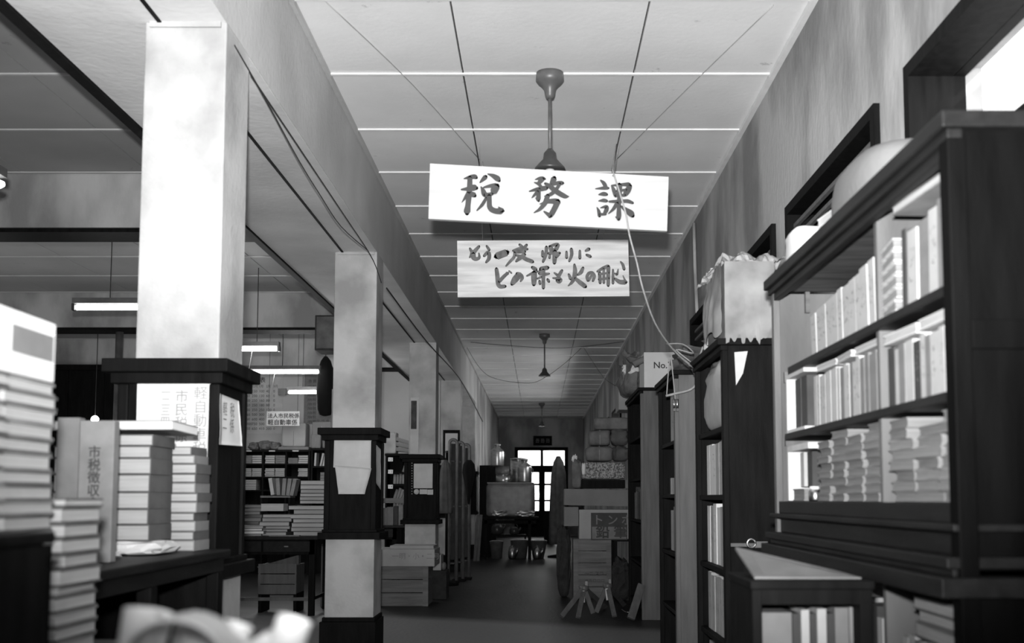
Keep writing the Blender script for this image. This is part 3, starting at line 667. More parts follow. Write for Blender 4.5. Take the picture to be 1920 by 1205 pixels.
def row(where, group, x0, depth, y_start, y_end, z0, hrange, trange, mats, write=0, name='file_binder', cat='file', lean0=0, zmax=9):
    """a row of upright files from far (y_end) to near; ordinals counted from the far end"""
    ys = []; y = y_end
    while True:
        th = R.uniform(*trange)
        if y - th < y_start: break
        y -= th; ys.append((y, th))
    for i, (y, th) in enumerate(ys):
        m = R.choice(mats)
        h = R.uniform(*hrange)
        lab = '%s %s, %s from far end %s' % (COLW[m], name.replace('_', ' '), nth(i), where)
        upright(lab, group, x0 + R.uniform(0, .004), depth, y, th, z0, h, m, 0, write and R.random() < write, name, cat)
    return ys

# ------------------------------------------------------------------ NEAR BOOKCASE by the window wall
bxX0, bxX1, by0, by1 = .85, 1.32, 2.13, 3.80
bc = thing('bookcase', 'dark wooden two-tier bookcase with open shelves below the bright window', 'bookcase', ((bxX0 + bxX1) / 2, (by0 + by1) / 2, 0))
bx('side_panel', 'wood_dimmed', bxX0, bxX1, by0, by0 + .03, 0, 1.86, bc, .003)
bx('corner_post', 'wood_dimmed', bxX0 - .02, bxX0 + .02, by0 - .012, by0 + .035, 0, 1.84, bc, .004)
bx('panel_rail', 'wood_dimmed', bxX0 + .02, bxX1, by0 - .010, by0, 1.40, 1.46, bc, .002)
bx('corner_post', 'worn', bxX0 - .012, bxX0 + .012, by1 - .035, by1, .93, 1.835, bc, .003)
bx('side_panel', 'inner', bxX0 + .012, bxX1, by1 - .03, by1, 0, 1.83, bc)
bx('back_panel', 'inner', bxX1 - .012, bxX1, by0 + .03, by1 - .03, 0, 1.84, bc)
tp = MB(); tp.box(bxX0 - .035, bxX1, by0 - .03, by1 + .02, 1.85, 1.885); tp.build('top_board', 'woodx', bc, bevel=.004)
tp = MB(); tp.box(bxX0 - .022, bxX0 + .01, by0 - .02, by1 + .01, 1.83, 1.85); tp.box(bxX0 - .010, bxX0 + .012, by0, by1, 1.805, 1.83); tp.build('cornice', 'woodx', bc, bevel=.003)
bx('underside_board', 'top_in', bxX0 + .012, bxX1 - .012, by0 + .03, by1 - .03, 1.838, 1.85, bc)
bx('rear_rail', 'top_in', bxX0 + .1, bxX0 + .115, by1 - .05, by1 - .03, 1.76, 1.835, bc)
PY_ = 2.70
ZA, ZB, ZC = 1.55, 1.325, 1.092
bx('shelf', 'woodx', bxX0 + .005, bxX1 - .012, by0 + .03, by1 - .16, ZA - .022, ZA, bc, .002)
bx('shelf', 'woodx', bxX0 + .005, bxX1 - .012, by0 + .03, by1 - .10, ZB - .022, ZB, bc, .002)
bx('shelf_cleat', 'worn', bxX0 + .02, bxX1 - .012, by1 - .05, by1 - .03, ZA - .04, ZA - .002, bc)
bx('shelf_cleat', 'worn', bxX0 + .02, bxX1 - .012, by1 - .05, by1 - .03, ZB - .04, ZB - .002, bc)
for z0, z1 in ((ZA, 1.838), (ZB, ZA - .022), (ZC, ZB - .022)): bx('partition', 'inner', bxX0 + .02, bxX1 - .012, PY_, PY_ + .022, z0, z1, bc)
b_ = MB(); b_.box(bxX0 - .005, bxX1, by0 + .03, by1, 1.05, ZC); b_.build('base_board', 'woodx', bc, bevel=.003)
b_ = MB(); b_.box(bxX0 - .03, bxX1, by0 - .01, by1 + .01, 1.035, 1.05); b_.box(bxX0, bxX1, by0 + .03, by1, .985, 1.035); b_.build('drawer_rail', 'woodx', bc, bevel=.003)
b_ = MB(); b_.box(bxX0 - .045, bxX1, by0 - .01, by1 + .01, .962, .985); b_.box(bxX0 - .03, bxX1, by0, by1, .945, .962); b_.box(bxX0 - .06, bxX1, by0 - .02, by1 + .015, .905, .945); b_.build('ledge', 'woodx', bc, bevel=.003)
bx('partition', 'inner', bxX0 + .02, bxX1 - .012, PY_, PY_ + .022, .08, .905, bc)
bx('shelf', 'woodx', bxX0, bxX1 - .012, by0 + .03, by1 - .03, .40, .43, bc)
bx('plinth', 'wood', bxX0 + .02, bxX1 - .012, by0 + .03, by1 - .03, 0, .08, bc)
XB = bxX0 + .035
# shelf A far bay
GA = 'white files on the upper shelf of the two-tier bookcase'
y = 3.43; hs = []
for i in range(11):
    th = R.uniform(.045, .072); y -= th
    if y < PY_ + .03: break
    upright('white handwritten file, %s from the far end, upper shelf under the window' % nth(i), GA, XB + R.uniform(-.003, .003), .26, y, th, ZA + .002, .142 + .004 * i + R.uniform(-.004, .004), 'spine', -.10 if i == 0 else -.04, True)
# shelf A near bay
GB = 'slanting grey papers on the upper shelf of the two-tier bookcase'
for i in range(6):
    o = flat_book('grey sheaf, %s from the bottom of the slanting pile on the upper shelf' % nth(i), GB, XB - .01, XB + .25, 2.585, 2.685, ZA + .004 + i * .031, .027, '+x', R.uniform(-.03, .03), 'pages', 'pagesg', 'sheaf', False, tilt=-.12)
upright('black book standing beside the slanting grey sheaves', None, XB, .25, 2.535, .03, ZA + .002, .20, 'spined', .03, name='book', cat='book')
y = 2.525
for i in range(5):
    th = R.uniform(.06, .075); y -= th
    if y < by0 + .04: break
    upright('pale thick file, %s from the black book on the upper shelf' % nth(i), 'thick files at the near end of the upper shelf', XB + R.uniform(-.008, .01), .25, y, th, ZA + .002, .185 + .008 * i, R.choice(['spine', 'spineg']), .03, True)
flat_book('large pale ledger lying across the tops of the thick files on the upper shelf', None, XB - .02, XB + .22, 2.27, 2.55, ZA + .235, .022, '+x', .05, 'coverm', 'pages', 'ledger')
# shelf B
row('of middle shelf by the white box', 'thin files on the middle shelf of the two-tier bookcase', XB, .24, PY_ + .03, 3.42, ZB + .002, (.155, .168), (.026, .042), ['spine', 'spine', 'spineg'], write=.5)
z = ZB + .172
for i, (a, b) in enumerate(((2.74, 2.93), (2.95, 3.12), (3.14, 3.33))):
    flat_book('pale thin book, %s from the partition, lying on the middle shelf files' % nth(i), 'books lying flat on the middle shelf files', XB - .01, XB + .2, a, b, z, .018, '+x', R.uniform(-.1, .1), 'paper2', 'pages', 'book')
fb = thing('file_box', 'white open file box with two black binders at the far end of the middle shelf', 'box', (XB + .1, 3.6, ZB))
b_ = MB(); b_.box(XB - .02, XB + .26, 3.70, 3.712, ZB + .002, ZB + .19); b_.box(XB - .02, XB + .26, 3.46, 3.712, ZB + .19, ZB + .203); b_.box(XB - .02, XB + .26, 3.46, 3.70, ZB + .002, ZB + .012); b_.build('shell', 'paper2', fb)
for i in range(2): upright('black binder, %s inside the white file box' % nth(i), 'black binders in the white file box', XB, .24, 3.50 + .085 * i, .075, ZB + .013, .17, 'spined', 0, name='binder', cat='binder')
row('of middle shelf near the side panel', 'tall files at the near end of the middle shelf', XB, .25, by0 + .04, PY_ - .01, ZB + .002, (.142, .155), (.03, .055), ['spine', 'spineg', 'spine', 'spined'], write=.4)
for i, (a, b) in enumerate(((2.20, 2.42), (2.45, 2.66))):
    flat_book('pale book, %s from the side panel, lying across the middle shelf' % nth(i), 'books lying across the near middle shelf files', XB - .015, XB + .2, a, b, ZB + .158, .024, '+x', R.uniform(-.08, .08), 'paper2', 'pages', 'book')
# shelf C bundles
for ci, (a, b) in enumerate(((2.735, 2.88), (2.885, 3.05), (3.055, 3.21), (3.215, 3.36))):
    stack('%s pile beyond the partition, lower open shelf' % nth(ci), 'packets piled on the lower open shelf beyond the partition', XB - .005, XB + .17, a + .005, b - .005, ZC + .001, [.023] * (9 - (ci % 2)), '+x', .006, .05, covs=('coverm', 'spineg', 'pagesg'), pags=('pagesg',), name='packet')
for ci, (a, b) in enumerate(((2.17, 2.33), (2.335, 2.50), (2.505, 2.66))):
    stack('%s pile from the side panel, lower open shelf' % nth(ci), 'packets piled on the lower open shelf near the side panel', XB - .005, XB + .17, a + .004, b - .006, ZC + .001, [.025] * (8 - ci % 2), '+x', .008, .07, covs=('spineg', 'pagesg', 'coverm'), pags=('pagesg',), name='packet')
fb = thing('file_box', 'white open box with a white folder inside on the lower open shelf', 'box', (XB + .1, 3.6, ZC))
b_ = MB(); b_.box(XB - .02, XB + .26, 3.70, 3.712, ZC + .002, ZC + .17); b_.box(XB - .02, XB + .26, 3.42, 3.712, ZC + .17, ZC + .19); b_.build('shell', 'paper2', fb)
upright('white folder standing in the white open box', None, XB + .01, .2, 3.60, .05, ZC + .05, .115, 'spine', 0, name='folder', cat='folder')
upright('black folder standing beside a white one in the open box', None, XB + .02, .2, 3.53, .065, ZC + .05, .115, 'spined', 0, name='folder', cat='folder')
t = thing('glass_jar', 'small shiny glass jar under the black folder on the lower open shelf', 'jar', (XB + .0, 3.5, ZC))
MB().lathe((XB + .02, 3.5, ZC + .002), [(.02, 0), (.022, .004), (.022, .03), (.016, .038)], 16).build('body', 'metal', t); MB().lathe((XB + .02, 3.5, ZC + .04), [(.018, 0), (.018, .009)], 16).build('lid', 'paper', t)
flat_book('grey tin under the folders on the lower open shelf', None, XB - .01, XB + .2, 3.53, 3.68, ZC + .002, .04, '+x', 0, 'coverm', 'pagesg', 'tin', cat='tin')
# lower section
stack('the pile at the far bookcase bottom', 'packs at the far end of the bottom section', XB, XB + .2, 3.25, 3.45, .432, [.06] * 7, '+x', .01, .05, covs=('paper2',), pags=('pages',), name='pack')
row('of bottom section beyond the partition', 'files in the bottom section beyond the partition', XB, .24, PY_ + .04, 3.2, .432, (.36, .40), (.04, .065), ['spine', 'spineg', 'spined'])
row('of the bottom section near the side panel', 'files in the bottom section near the side panel', XB, .24, by0 + .05, PY_ - .06, .432, (.33, .345), (.03, .05), ['spine', 'spineg', 'spine', 'spined'], write=.4)
stack('the flat pile, bookcase bottom by the side panel', 'ledgers lying on the bottom section files', XB - .01, XB + .21, 2.2, 2.52, .782, [.035, .03, .03], '+x', .01, .05, covs=('pagesg',), pags=('pages',))
# small open case standing in front
a = PY(1410, 1088, 2.5); b = PY(1643, 1088, 2.5)
cx0, cx1, cz = a.x, min(b.x, .775), a.z
cs = thing('open_case', 'small dark open-fronted case of books standing before the two-tier bookcase', 'case', ((cx0 + cx1) / 2, 2.6, 0))
bx('side_board', 'wood', cx0, cx0 + .022, 2.5, 2.78, 0, cz - .02, cs, .002); bx('side_board', 'wood', cx1 - .03, cx1, 2.5, 2.78, 0, cz - .02, cs, .002)
bx('top_board', 'wood', cx0 - .005, cx1 + .003, 2.49, 2.79, cz - .02, cz, cs, .003); bx('back_board', 'wood', cx0 + .022, cx1 - .03, 2.77, 2.78, 0, cz - .02, cs)
bx('front_rail', 'wood', cx0 + .022, cx1 - .03, 2.5, 2.51, cz - .055, cz - .02, cs); bx('shelf', 'wood', cx0 + .022, cx1 - .03, 2.5, 2.77, .46, .48, cs)
bx('bottom_board', 'wood', cx0 + .022, cx1 - .03, 2.5, 2.77, .02, .04, cs)
def front_book(label, px0, px1, pyt, m, Y=2.56, g='books standing in the small open case'):
    p = PY(px0, pyt, Y); q = PY(px1, pyt, Y)
    o = MB().box(p.x, q.x, Y, Y + .18, .482, p.z).build('book', m); tag(o, label, 'book', g); return o
front_book('wide pale book, first from the worn end of the small open case', 1428, 1484, 1148, 'spineg')
front_book('narrow pale book next after the wide one in the small open case', 1502, 1517, 1143, 'spine')
front_book('second narrow pale book from the wide one in the small open case', 1532, 1549, 1141, 'spine')
front_book('pale book beside the grey one in the small open case', 1565, 1590, 1139, 'spineg')
front_book('grey book at the window end of the small open case', 1592, 1620, 1138, 'coverm')
for i, (p0, p1) in enumerate(((1486, 1500), (1519, 1530), (1551, 1563))): front_book('black book filling the %s gap between pale ones in the small case' % nth(i), p0, p1, 1150, 'spined')
mb = MB(); c0, c1 = cx0 + .01, cx1 - .02
mb.add([(c0, 2.52, cz + .002), (c1, 2.52, cz + .002), (c1, 2.74, cz + .004), (c0, 2.76, cz + .058), (c0, 2.52, cz + .008), (c1, 2.52, cz + .006), (c1, 2.74, cz + .008), (c0, 2.76, cz + .066)],
       [(3, 2, 1, 0), (4, 5, 6, 7), (0, 1, 5, 4), (1, 2, 6, 5), (2, 3, 7, 6), (3, 0, 4, 7)])
tag(mb.build('document_folder', 'spineg'), 'grey folder lying sloped on top of the small open case', 'folder')
# things lying on top of the near bookcase
TZ = 1.886
mb = MB(); mb.blob((1.09, 3.12, TZ), .38, .54, .25, 4, .03, .75, 32, 20)
tag(mb.build('dome_cover', 'dome'), 'smooth pale rounded dome lying on top of the two-tier bookcase', 'cover')
def crumple(name, label, cat, c, s, m, seed, amp=.3, e=.6):
    return tag(MB().blob(c, s[0], s[1], s[2], seed, amp, e, 26, 18).build(name, m, smooth=False), label, cat)
a = PY(1500, 440, 3.62)
t = thing('paper_bundle', 'bright white paper bundle at the far end of the bookcase top', 'bundle', (1.0, 3.62, TZ))
MB().blob((.95, 3.64, TZ), .17, .17, .14, 3, .1, .35, 20, 14).build('wrapping', 'paper', t)
flat_book('flat white box near the dome on top of the bookcase', None, .95, 1.2, 3.41, 3.56, TZ + .125, .03, '+x', .1, 'paper', 'paper2', 'flat_box', cat='box')
flat_book('thick grey folder under the flat papers on the bookcase top', None, .98, 1.25, 3.42, 3.545, TZ + .001, .12, '-y', -.05, 'paper2', 'pagesg', 'folder', cat='folder')

# ------------------------------------------------------------------ CABINET A, B, C along the window wall
def cabinet(label, X0, X1, y0, y1, zt, shelves, panelmat, base=.06, front='wood', cornice=True):
    t = thing('cabinet', label, 'cabinet', ((X0 + X1) / 2, (y0 + y1) / 2, 0), None)
    bx('side_panel', panelmat, X0 + .012, X1, y0, y0 + .022, 0, zt - .03, t, .002)
    bx('side_panel', front, X0 + .012, X1, y1 - .022, y1, 0, zt - .03, t)
    bx('corner_post', front if panelmat == 'wood' else panelmat, X0 - .006, X0 + .02, y0 - .006, y0 + .05, 0, zt - .03, t, .003)
    bx('corner_post', front, X0 - .006, X0 + .02, y1 - .05, y1 + .004, 0, zt - .03, t, .003)
    bx('back_panel', front, X1 - .01, X1, y0 + .022, y1 - .022, 0, zt - .03, t)
    c = MB(); c.box(X0 - .03, X1, y0 - .02, y1 + .02, zt - .03, zt); 
    if cornice: c.box(X0 - .015, X0 + .02, y0 - .01, y1 + .01, zt - .055, zt - .03)
    c.build('top_board', front, t, bevel=.003)
    for z in shelves: bx('shelf', front, X0 + .006, X1 - .012, y0 + .022, y1 - .022, z - .025, z, t, .002)
    return t
CA = cabinet('tall dark cabinet carrying the paper-wrapped box', .85, 1.32, 4.87, 5.74, 1.835, [1.44, 1.12, .775, .435, .1], 'wood')
for z, h in ((1.12, .27), (.775, .30), (.435, .29)):
    row('of %s, cabinet under the wrapped box' % {1.12: 'second shelf', .775: 'third shelf', .435: 'fourth shelf'}[z], 'white files in the dark cabinet under the wrapped box', .885, .25, 4.93, 5.62, z + .001, (h - .02, h), (.07, .12), ['spine', 'spine', 'paper'], write=.6)
row('of lowest shelf, cabinet under the wrapped box', 'files at the foot of the dark cabinet', .885, .25, 4.93, 5.62, .101, (.24, .28), (.08, .12), ['spine', 'spineg'])
t = thing('tied_bundle', 'tied bundle of papers standing in the top shelf of the dark cabinet', 'bundle', (.98, 5.2, 1.44))
MB().blob((.94, 5.25, 1.441), .16, .62, .33, 5, .22, .35, 36, 24).build('papers', 'spine', t); MB().tube([(.88, 5.0, 1.56), (.875, 5.15, 1.55), (.88, 5.3, 1.56)], .005, 5).build('string', 'rope', t)
a = PY(1408, 1018, 4.868)
lt = thing('ring_handle', 'metal ring handle on the side of the dark cabinet under the wrapped box', 'handle', a)
pts = [(a.x + .019 * math.cos(k * math.pi / 8), 4.858, a.z + .019 * math.sin(k * math.pi / 8)) for k in range(17)]
MB().tube(pts, .005, 8).build('ring', 'metal', lt); MB().box(a.x + .015, a.x + .075, 4.86, 4.868, a.z - .02, a.z + .008).build('plate', 'mmetal', lt)
for nm in ('ring', 'plate'): pass
for ch in list(bpy.data.objects):
    if ch.parent is lt: ch.parent = CA; ch.location = Vector(lt['_o']) - Vector(CA['_o']); ch.name = 'ring_handle' if ch.name.startswith('ring') else 'handle_plate'
bpy.data.objects.remove(lt)
bx('middle_rail', 'worn', .87, 1.32, 4.862, 4.87, .885, .90, CA)
sh = MB(); A = [PY(x, y, 4.866) for x, y in ((1377, 660), (1402, 658), (1393, 700), (1380, 722))]
sh.add(A + [p + Vector((0, .003, 0)) for p in A], [(3, 2, 1, 0), (4, 5, 6, 7), (0, 1, 5, 4), (1, 2, 6, 5), (2, 3, 7, 6), (3, 0, 4, 7)])
tag(sh.build('paper_scrap', 'paper2'), 'torn pale paper scrap stuck on the side of the dark cabinet', 'paper')
# wrapped box on cabinet A
zA = 1.837
q0, q1 = PY(1357, 492, 4.87), PY(1449, 492, 4.87)
wb = thing('wrapped_box', 'box in torn pale wrapping paper on top of the dark cabinet', 'box', ((q0.x + q1.x) / 2, 5.1, zA))
MB().box(q0.x, q1.x, 4.86, 5.36, zA, q0.z).build('box', 'wrap', wb, bevel=.004)
def rag_edge(u): return .022 * noise.noise(Vector((u * 9, 2, 0))) + (.012 if int(u * 13) % 4 == 0 else 0)
g = MB(); g.grid(lambda u, v: Vector((q0.x + (q1.x - q0.x) * u * (1 - .0 * v), 4.843 - .006 * abs(noise.noise(Vector((u * 3, v * 3, 1)))), q0.z - (q0.z - zA + .004 + rag_edge(u) * 2 - .3 * max(0, u - .78)) * v)), 60, 10)
g.build('front_wrap', 'wrap', wb)
g = MB(); g.grid(lambda u, v: Vector((q0.x - .012 - .035 * v * math.sin(u * 3.1) - .02 * abs(noise.noise(Vector((u * 4, v * 4, 5)))), 4.873 + .5 * u, q0.z + .01 - (q0.z - zA - .02 + .02 * math.sin(u * 17)) * v)), 30, 12)
g.build('side_wrap', 'wrap', wb)
def pz(u, v): return q0.z + .012 + .045 * abs(noise.noise(Vector((u * 3.5, v * 3, 9)))) + .02 * abs(noise.noise(Vector((u * 9, v * 8, 2))))
g = MB(); g.grid(lambda u, v: Vector((q0.x - .06 + (q1.x - q0.x + .13) * u, 4.85 + .5 * v, pz(u, v) - (.05 * (1 - u) if u < .12 else 0))), 26, 16)
g.build('top_wrap', 'paper', wb, smooth=False)
CB = cabinet('cabinet with a grey plywood side between the dark cabinet and the passage', .85, 1.32, 6.6, 7.5, 1.9, [1.47, 1.13, .76, .40, .1], 'ply')
row('of third shelf, plywood-sided cabinet', 'files in the plywood-sided cabinet', .885, .25, 6.66, 7.2, .761, (.25, .29), (.07, .1), ['spine', 'spineg'])
row('of second shelf, plywood-sided cabinet', 'files in the plywood-sided cabinet', .885, .25, 6.9, 7.2, 1.131, (.1, .12), (.07, .1), ['spine'])
upright('white handwritten file on the top shelf of the plywood-sided cabinet', None, .87, .26, 6.75, .26, 1.472, .31, 'spine', 0, True)
row('of fourth shelf, plywood-sided cabinet', 'files in the plywood-sided cabinet', .885, .25, 6.66, 6.9, .401, (.25, .29), (.07, .1), ['spine', 'spineg'])
CC = cabinet('tallest cabinet with a plywood side carrying the white numbered box', .95, 1.32, 9.85, 11.3, 2.13, [1.7, 1.3, .9, .5, .1], 'ply')
row('of the waist-high shelf of the tallest cabinet', 'files in the tallest plywood-sided cabinet', .985, .25, 10.2, 11.0, .901, (.25, .32), (.07, .1), ['spineg', 'spined'])
q0 = PY(1208, 736, 9.9); q1 = PY(1262, 660, 9.9)
nb = thing('numbered_box', 'white carton with printed numbering on top of the tallest cabinet', 'box', ((q0.x + q1.x) / 2, 10.1, 2.13))
MB().box(q0.x, q1.x + .04, 9.9, 10.35, 2.132, q1.z).build('box', 'paper', nb, bevel=.004); text('printed_mark', 'No.', PY(1225, 690, 9.897), .085, 'ink', nb, bold=.02)
crumple('crumpled_wrapper', 'crumpled grey wrapping beside the numbered box', 'wrapper', (PY(1186, 720, 10.6).x, 10.75, 2.132), (.24, .5, .42), 'parcel', 8, .5)
crumple('crumpled_paper', 'small crumpled white paper on the grey wrapping', 'paper', (PY(1182, 700, 10.5).x, 10.55, PY(1182, 702, 10.5).z), (.14, .12, .09), 'paper', 3, .6)
# pale roll lying above numbered box
o = MB().tube([PY(1188, 683, 9.95), PY(1226, 664, 9.95)], .03, 8).build('paper_roll', 'spineg'); tag(o, 'grey roll of paper sloping behind the numbered box', 'roll')
# hanging pale carton on the wall
q0 = PY(1160, 768, 12.2); q1 = PY(1180, 706, 12.2)
o = bx('wall_box', 'carton2', q0.x, q1.x + .3, 12.2, 12.7, q0.z, q1.z, bevel=.01); tag(o, 'pale upright carton high beyond the tallest cabinet', 'box')
# rags and bundles on cabinet B / between A and B
crumple('rag_bundle', 'dark rumpled bundle behind the wrapped box on the dark cabinet top', 'bundle', (PX(1318, 640, 1.0).x, 5.55, zA), (.22, .3, .14), 'parcel', 12, .5)
crumple('rag_bundle', 'grey rumpled bundle on top of the plywood-sided cabinet', 'bundle', (1.02, 6.85, 1.902), (.3, .4, .16), 'clothg', 15, .5)
crumple('crumpled_paper', 'pale pointed crumpled paper on the edge of the dark cabinet top', 'paper', (.93, 5.5, zA), (.12, .12, .14), 'paper2', 21, .6)
# cords and clips
cable('hemp_cord', 'knotted cord hung from the dark cabinet top over the plywood side', [PY(1262, 655, 6.55), PY(1290, 680, 6.5), PY(1305, 705, 6.5), PY(1308, 715, 6.5), PY(1295, 730, 6.5), PY(1265, 738, 6.52), PY(1249, 742, 6.55)], .008, 'rope', 'cord')
cable('hemp_cord', 'cord end looping down from the knot to the cabinet edge', [PY(1318, 650, 6.4), PY(1308, 680, 6.45), PY(1303, 700, 6.48), PY(1308, 712, 6.48)], .006, 'rope', 'cord')
cable('hemp_cord', 'straight cord carrying the bulldog clips', [Vector((.84, 6.62, 1.904)), PY(1258, 668, 6.55), PY(1262, 705, 6.55), PY(1266, 748, 6.55)], .004, 'rope', 'cord')
cable('hemp_cord', 'straight cord hanging next to the one with clips', [Vector((.83, 6.62, 1.904)), PY(1257, 668, 6.56), PY(1253, 700, 6.56), PY(1250, 742, 6.56)], .004, 'rope', 'cord')
cable('hemp_cord', 'wiry cord tangle across the top of the dark cabinet', [PY(1247, 645, 6.3), PY(1280, 645, 6.2), PY(1300, 662, 6.1), PY(1268, 655, 6.1), PY(1295, 678, 6.1)], .004, 'rope', 'cord')
for i, px in enumerate((1264, 1270)):
    c = PY(px, 757, 6.53); t = thing('bulldog_clip', 'shiny bulldog clip hanging on a cord, %s' % ('on the passage side' if i == 0 else 'on the window side'), 'clip', c, 'bulldog clips on the cord')
    MB().tube([c + Vector((0, 0, .03)), c + Vector((0, 0, -.03))], .008, 8).build('barrel', 'metal', t); MB().box(c.x - .007, c.x + .007, c.y - .012, c.y + .012, c.z - .045, c.z - .028).build('jaw', 'dmetal', t)

# ------------------------------------------------------------------ PILE OF BOXES AND PARCELS beyond the cabinets
def crate(label, x0, x1, y0, y1, z0, z1, nsl, corner=True):
    t = thing('wooden_crate', label, 'crate', ((x0 + x1) / 2, (y0 + y1) / 2, z0))
    w_ = .055; h = (z1 - z0) / nsl
    for k in range(nsl):
        dz = R.uniform(-.002, .002)
        MB().box(x0 + .01, x1 - .01, y0 + .012, y0 + .024, z0 + k * h + .004, z0 + (k + 1) * h - .004).build('plank', 'crate', t)
        MB().box(x0, x0 + .012, y0 + .024, y1, z0 + k * h + .004, z0 + (k + 1) * h - .004).build('plank', 'crate', t)
        MB().box(x1 - .012, x1, y0 + .024, y1, z0 + k * h + .004, z0 + (k + 1) * h - .004).build('plank', 'crate', t)
    for xx in (x0, x1 - w_): MB().box(xx, xx + w_, y0, y0 + .012, z0, z1).build('batten', 'crate', t)
    MB().box(x0 + .012, x1 - .012, y0 + .024, y1, z1 - .012, z1).build('lid', 'crate', t)
    MB().box(x0 + .012, x1 - .012, y0 + .024, y1, z0, z0 + .012).build('bottom', 'crate', t)
    return t
YC = 11.9
a = PY(1075, 1010, YC); b = PY(1146, 1010, YC)
ct = crate('upright slatted crate with faint stencilled marks under the lettered carton', a.x, b.x, YC, YC + .4, 0, a.z, 5)
text('stencilled_mark', '〜ニ スコ', PY(1096, 1078, YC + .010), .05, 'ink', ct); text('stencilled_mark', 'ハルロロロ', PY(1096, 1091, YC + .010), .045, 'ink', ct)
# a low dark stand that carries the rest of the heap
o = thing('stand', 'low dark stand holding up the heap of parcels behind the crate', 'stand', (1.05, YC + .2, 0))
zl = a.z
MB().box(b.x + .03, 1.32, YC + .05, YC + .5, zl - .03, zl - .003).build('top', 'wood', o)
for xx in (b.x + .03, 1.28):
    for yy in (YC + .05, YC + .46): MB().box(xx, xx + .04, yy, yy + .04, 0, zl - .03).build('leg', 'wood', o)
a = PY(1103, 1014, YC); b = PY(1179, 955, YC)
cl = thing('lettered_carton', 'carton with a black and white lettered label on top of the slatted crate', 'box', ((a.x + b.x) / 2, YC + .15, a.z))
a0 = PY(1086, 1014, YC)
MB().box(a0.x, b.x, YC + .0, YC + .36, zl + .001, b.z).build('box', 'carton2', cl, bevel=.003)
L0 = PY(1108, 1013, YC - .002); L1 = PY(1177, 960, YC - .002)
def lr(name, m, px0, px1, py0, py1, Y=YC - .003, t=.002):
    A = PY(px0, py0, Y); B = PY(px1, py1, Y); return MB().box(A.x, B.x, Y, Y + t, B.z, A.z).build(name, m, cl)
lr('label_border', 'ink', 1108, 1176.5, 961, 1012); lr('label_field', 'spineg', 1110, 1174.5, 987, 1010, YC - .005)
text('label_lettering', 'ト ン ボ', PY(1111, 982, YC - .006), .125, 'spineg', cl, bold=.02); text('label_lettering', '鉛 筆', PY(1117, 1006, YC - .006), .155, 'ink', cl, bold=.03)
a = PY(1058, 986, YC + .02); b = PY(1085, 950, YC + .02)
o = bx('carton_flap', 'carton', a.x, a0.x - .006, YC + .02, YC + .36, a.z, b.z, bevel=.003); tag(o, 'plain carton jutting out beside the lettered one', 'box')
a = PY(1058, 950, YC); b = PY(1178, 917, YC)
o = MB().box(a.x, b.x, YC + .02, YC + .42, a.z + .012, b.z).build('long_carton', 'carton', bevel=.004); tag(o, 'long plain carton lying across the lettered one', 'box')
o.rotation_euler = (0, .02, 0)
tz = b.z + .012
# rack shelf supporting parcels over the long carton
o = thing('dark_box', 'dark shallow box between the long carton and the speckled parcel', 'box', (.8, YC + .25, tz))
a2 = PY(1090, 899, YC); b2 = PY(1172, 899, YC)
MB().box(a2.x, b2.x, YC + .06, YC + .4, tz, a2.z).build('body', 'wood', o)
upright('pale strip of card standing beside the dark shallow box', None, b2.x + .005, .06, YC + .03, .1, tz + .001, a2.z - tz - .003, 'spineg', 0, name='card', cat='card')
a = PY(1091, 898, YC); b = PY(1173, 866, YC)
sp = thing('speckled_parcel', 'parcel in speckled paper with a white torn corner', 'parcel', ((a.x + b.x) / 2, YC + .2, a.z))
MB().blob(((a.x + b.x) / 2, YC + .19, a.z), b.x - a.x, .36, b.z - a.z, 3, .03, .18, 24, 14).build('wrapping', 'speck', sp)
MB().blob((a.x + .02, YC + .0, a.z + .05), .04, .05, .12, 5, .4, .5).build('torn_corner', 'paper', sp)
def parcel(label, px0, px1, pyt, pyb, Y, dep, m='parcel', seed=1, amp=.12, e=.35, name='parcel', string=True, zb=None):
    a = PY(px0, pyb, Y); b = PY(px1, pyt, Y); z0 = zb if zb is not None else a.z
    t = thing(name, label, 'parcel', ((a.x + b.x) / 2, Y + dep / 2, z0))
    MB().blob(((a.x + b.x) / 2, Y + dep / 2, z0), (b.x - a.x) * .97, dep, b.z - z0, seed, amp, e, 24, 16).build('wrapping', m, t)
    if string:
        xm = (a.x + b.x) / 2
        MB().tube([(xm, Y - .006, z0 + .01), (xm, Y - .008, (z0 + b.z) / 2), (xm, Y + .02, b.z + .002), (xm, Y + dep / 2, b.z + .006)], .004, 5).build('string', 'rope', t)
    return b.z
z = PY(1100, 865, YC).z
parcel('dark cloth-wrapped parcel directly on the speckled one', 1098, 1150, 836, 866, YC + .03, .34, 'parcel', 11, .15, zb=z + .004)
parcel('rumpled dark bundle beside the cloth-wrapped parcel', 1148, 1180, 836, 866, YC + .05, .3, 'clothg', 13, .35, .6, string=False, zb=z + .004)
z = PY(1100, 835, YC).z
parcel('squarish tied parcel with turned-up rim, second from the top of the heap', 1104, 1146, 806, 836, YC + .04, .32, 'parcel', 17, .12, zb=z + .004)
parcel('dark bundle leaning on the wall in the upper heap', 1146, 1180, 802, 836, YC + .06, .3, 'clothg', 19, .35, .6, string=False, zb=z + .004)
z = PY(1110, 805, YC).z
parcel('wide cloth-covered package topmost on the heap of parcels', 1114, 1180, 782, 806, YC + .08, .3, 'parcel', 23, .1, .25, string=False, zb=z + .004)
parcel('grey limp wrapper hanging behind the speckled parcel', 1072, 1092, 862, 918, YC + .1, .2, 'parcel', 29, .3, .5, string=False, zb=tz)
crumple('paper_scrap', 'bright torn paper point beside the heap of parcels', 'paper', (PY(1078, 862, YC).x, YC + .16, PY(1078, 866, YC).z), (.05, .05, .08), 'paper', 6, .8)
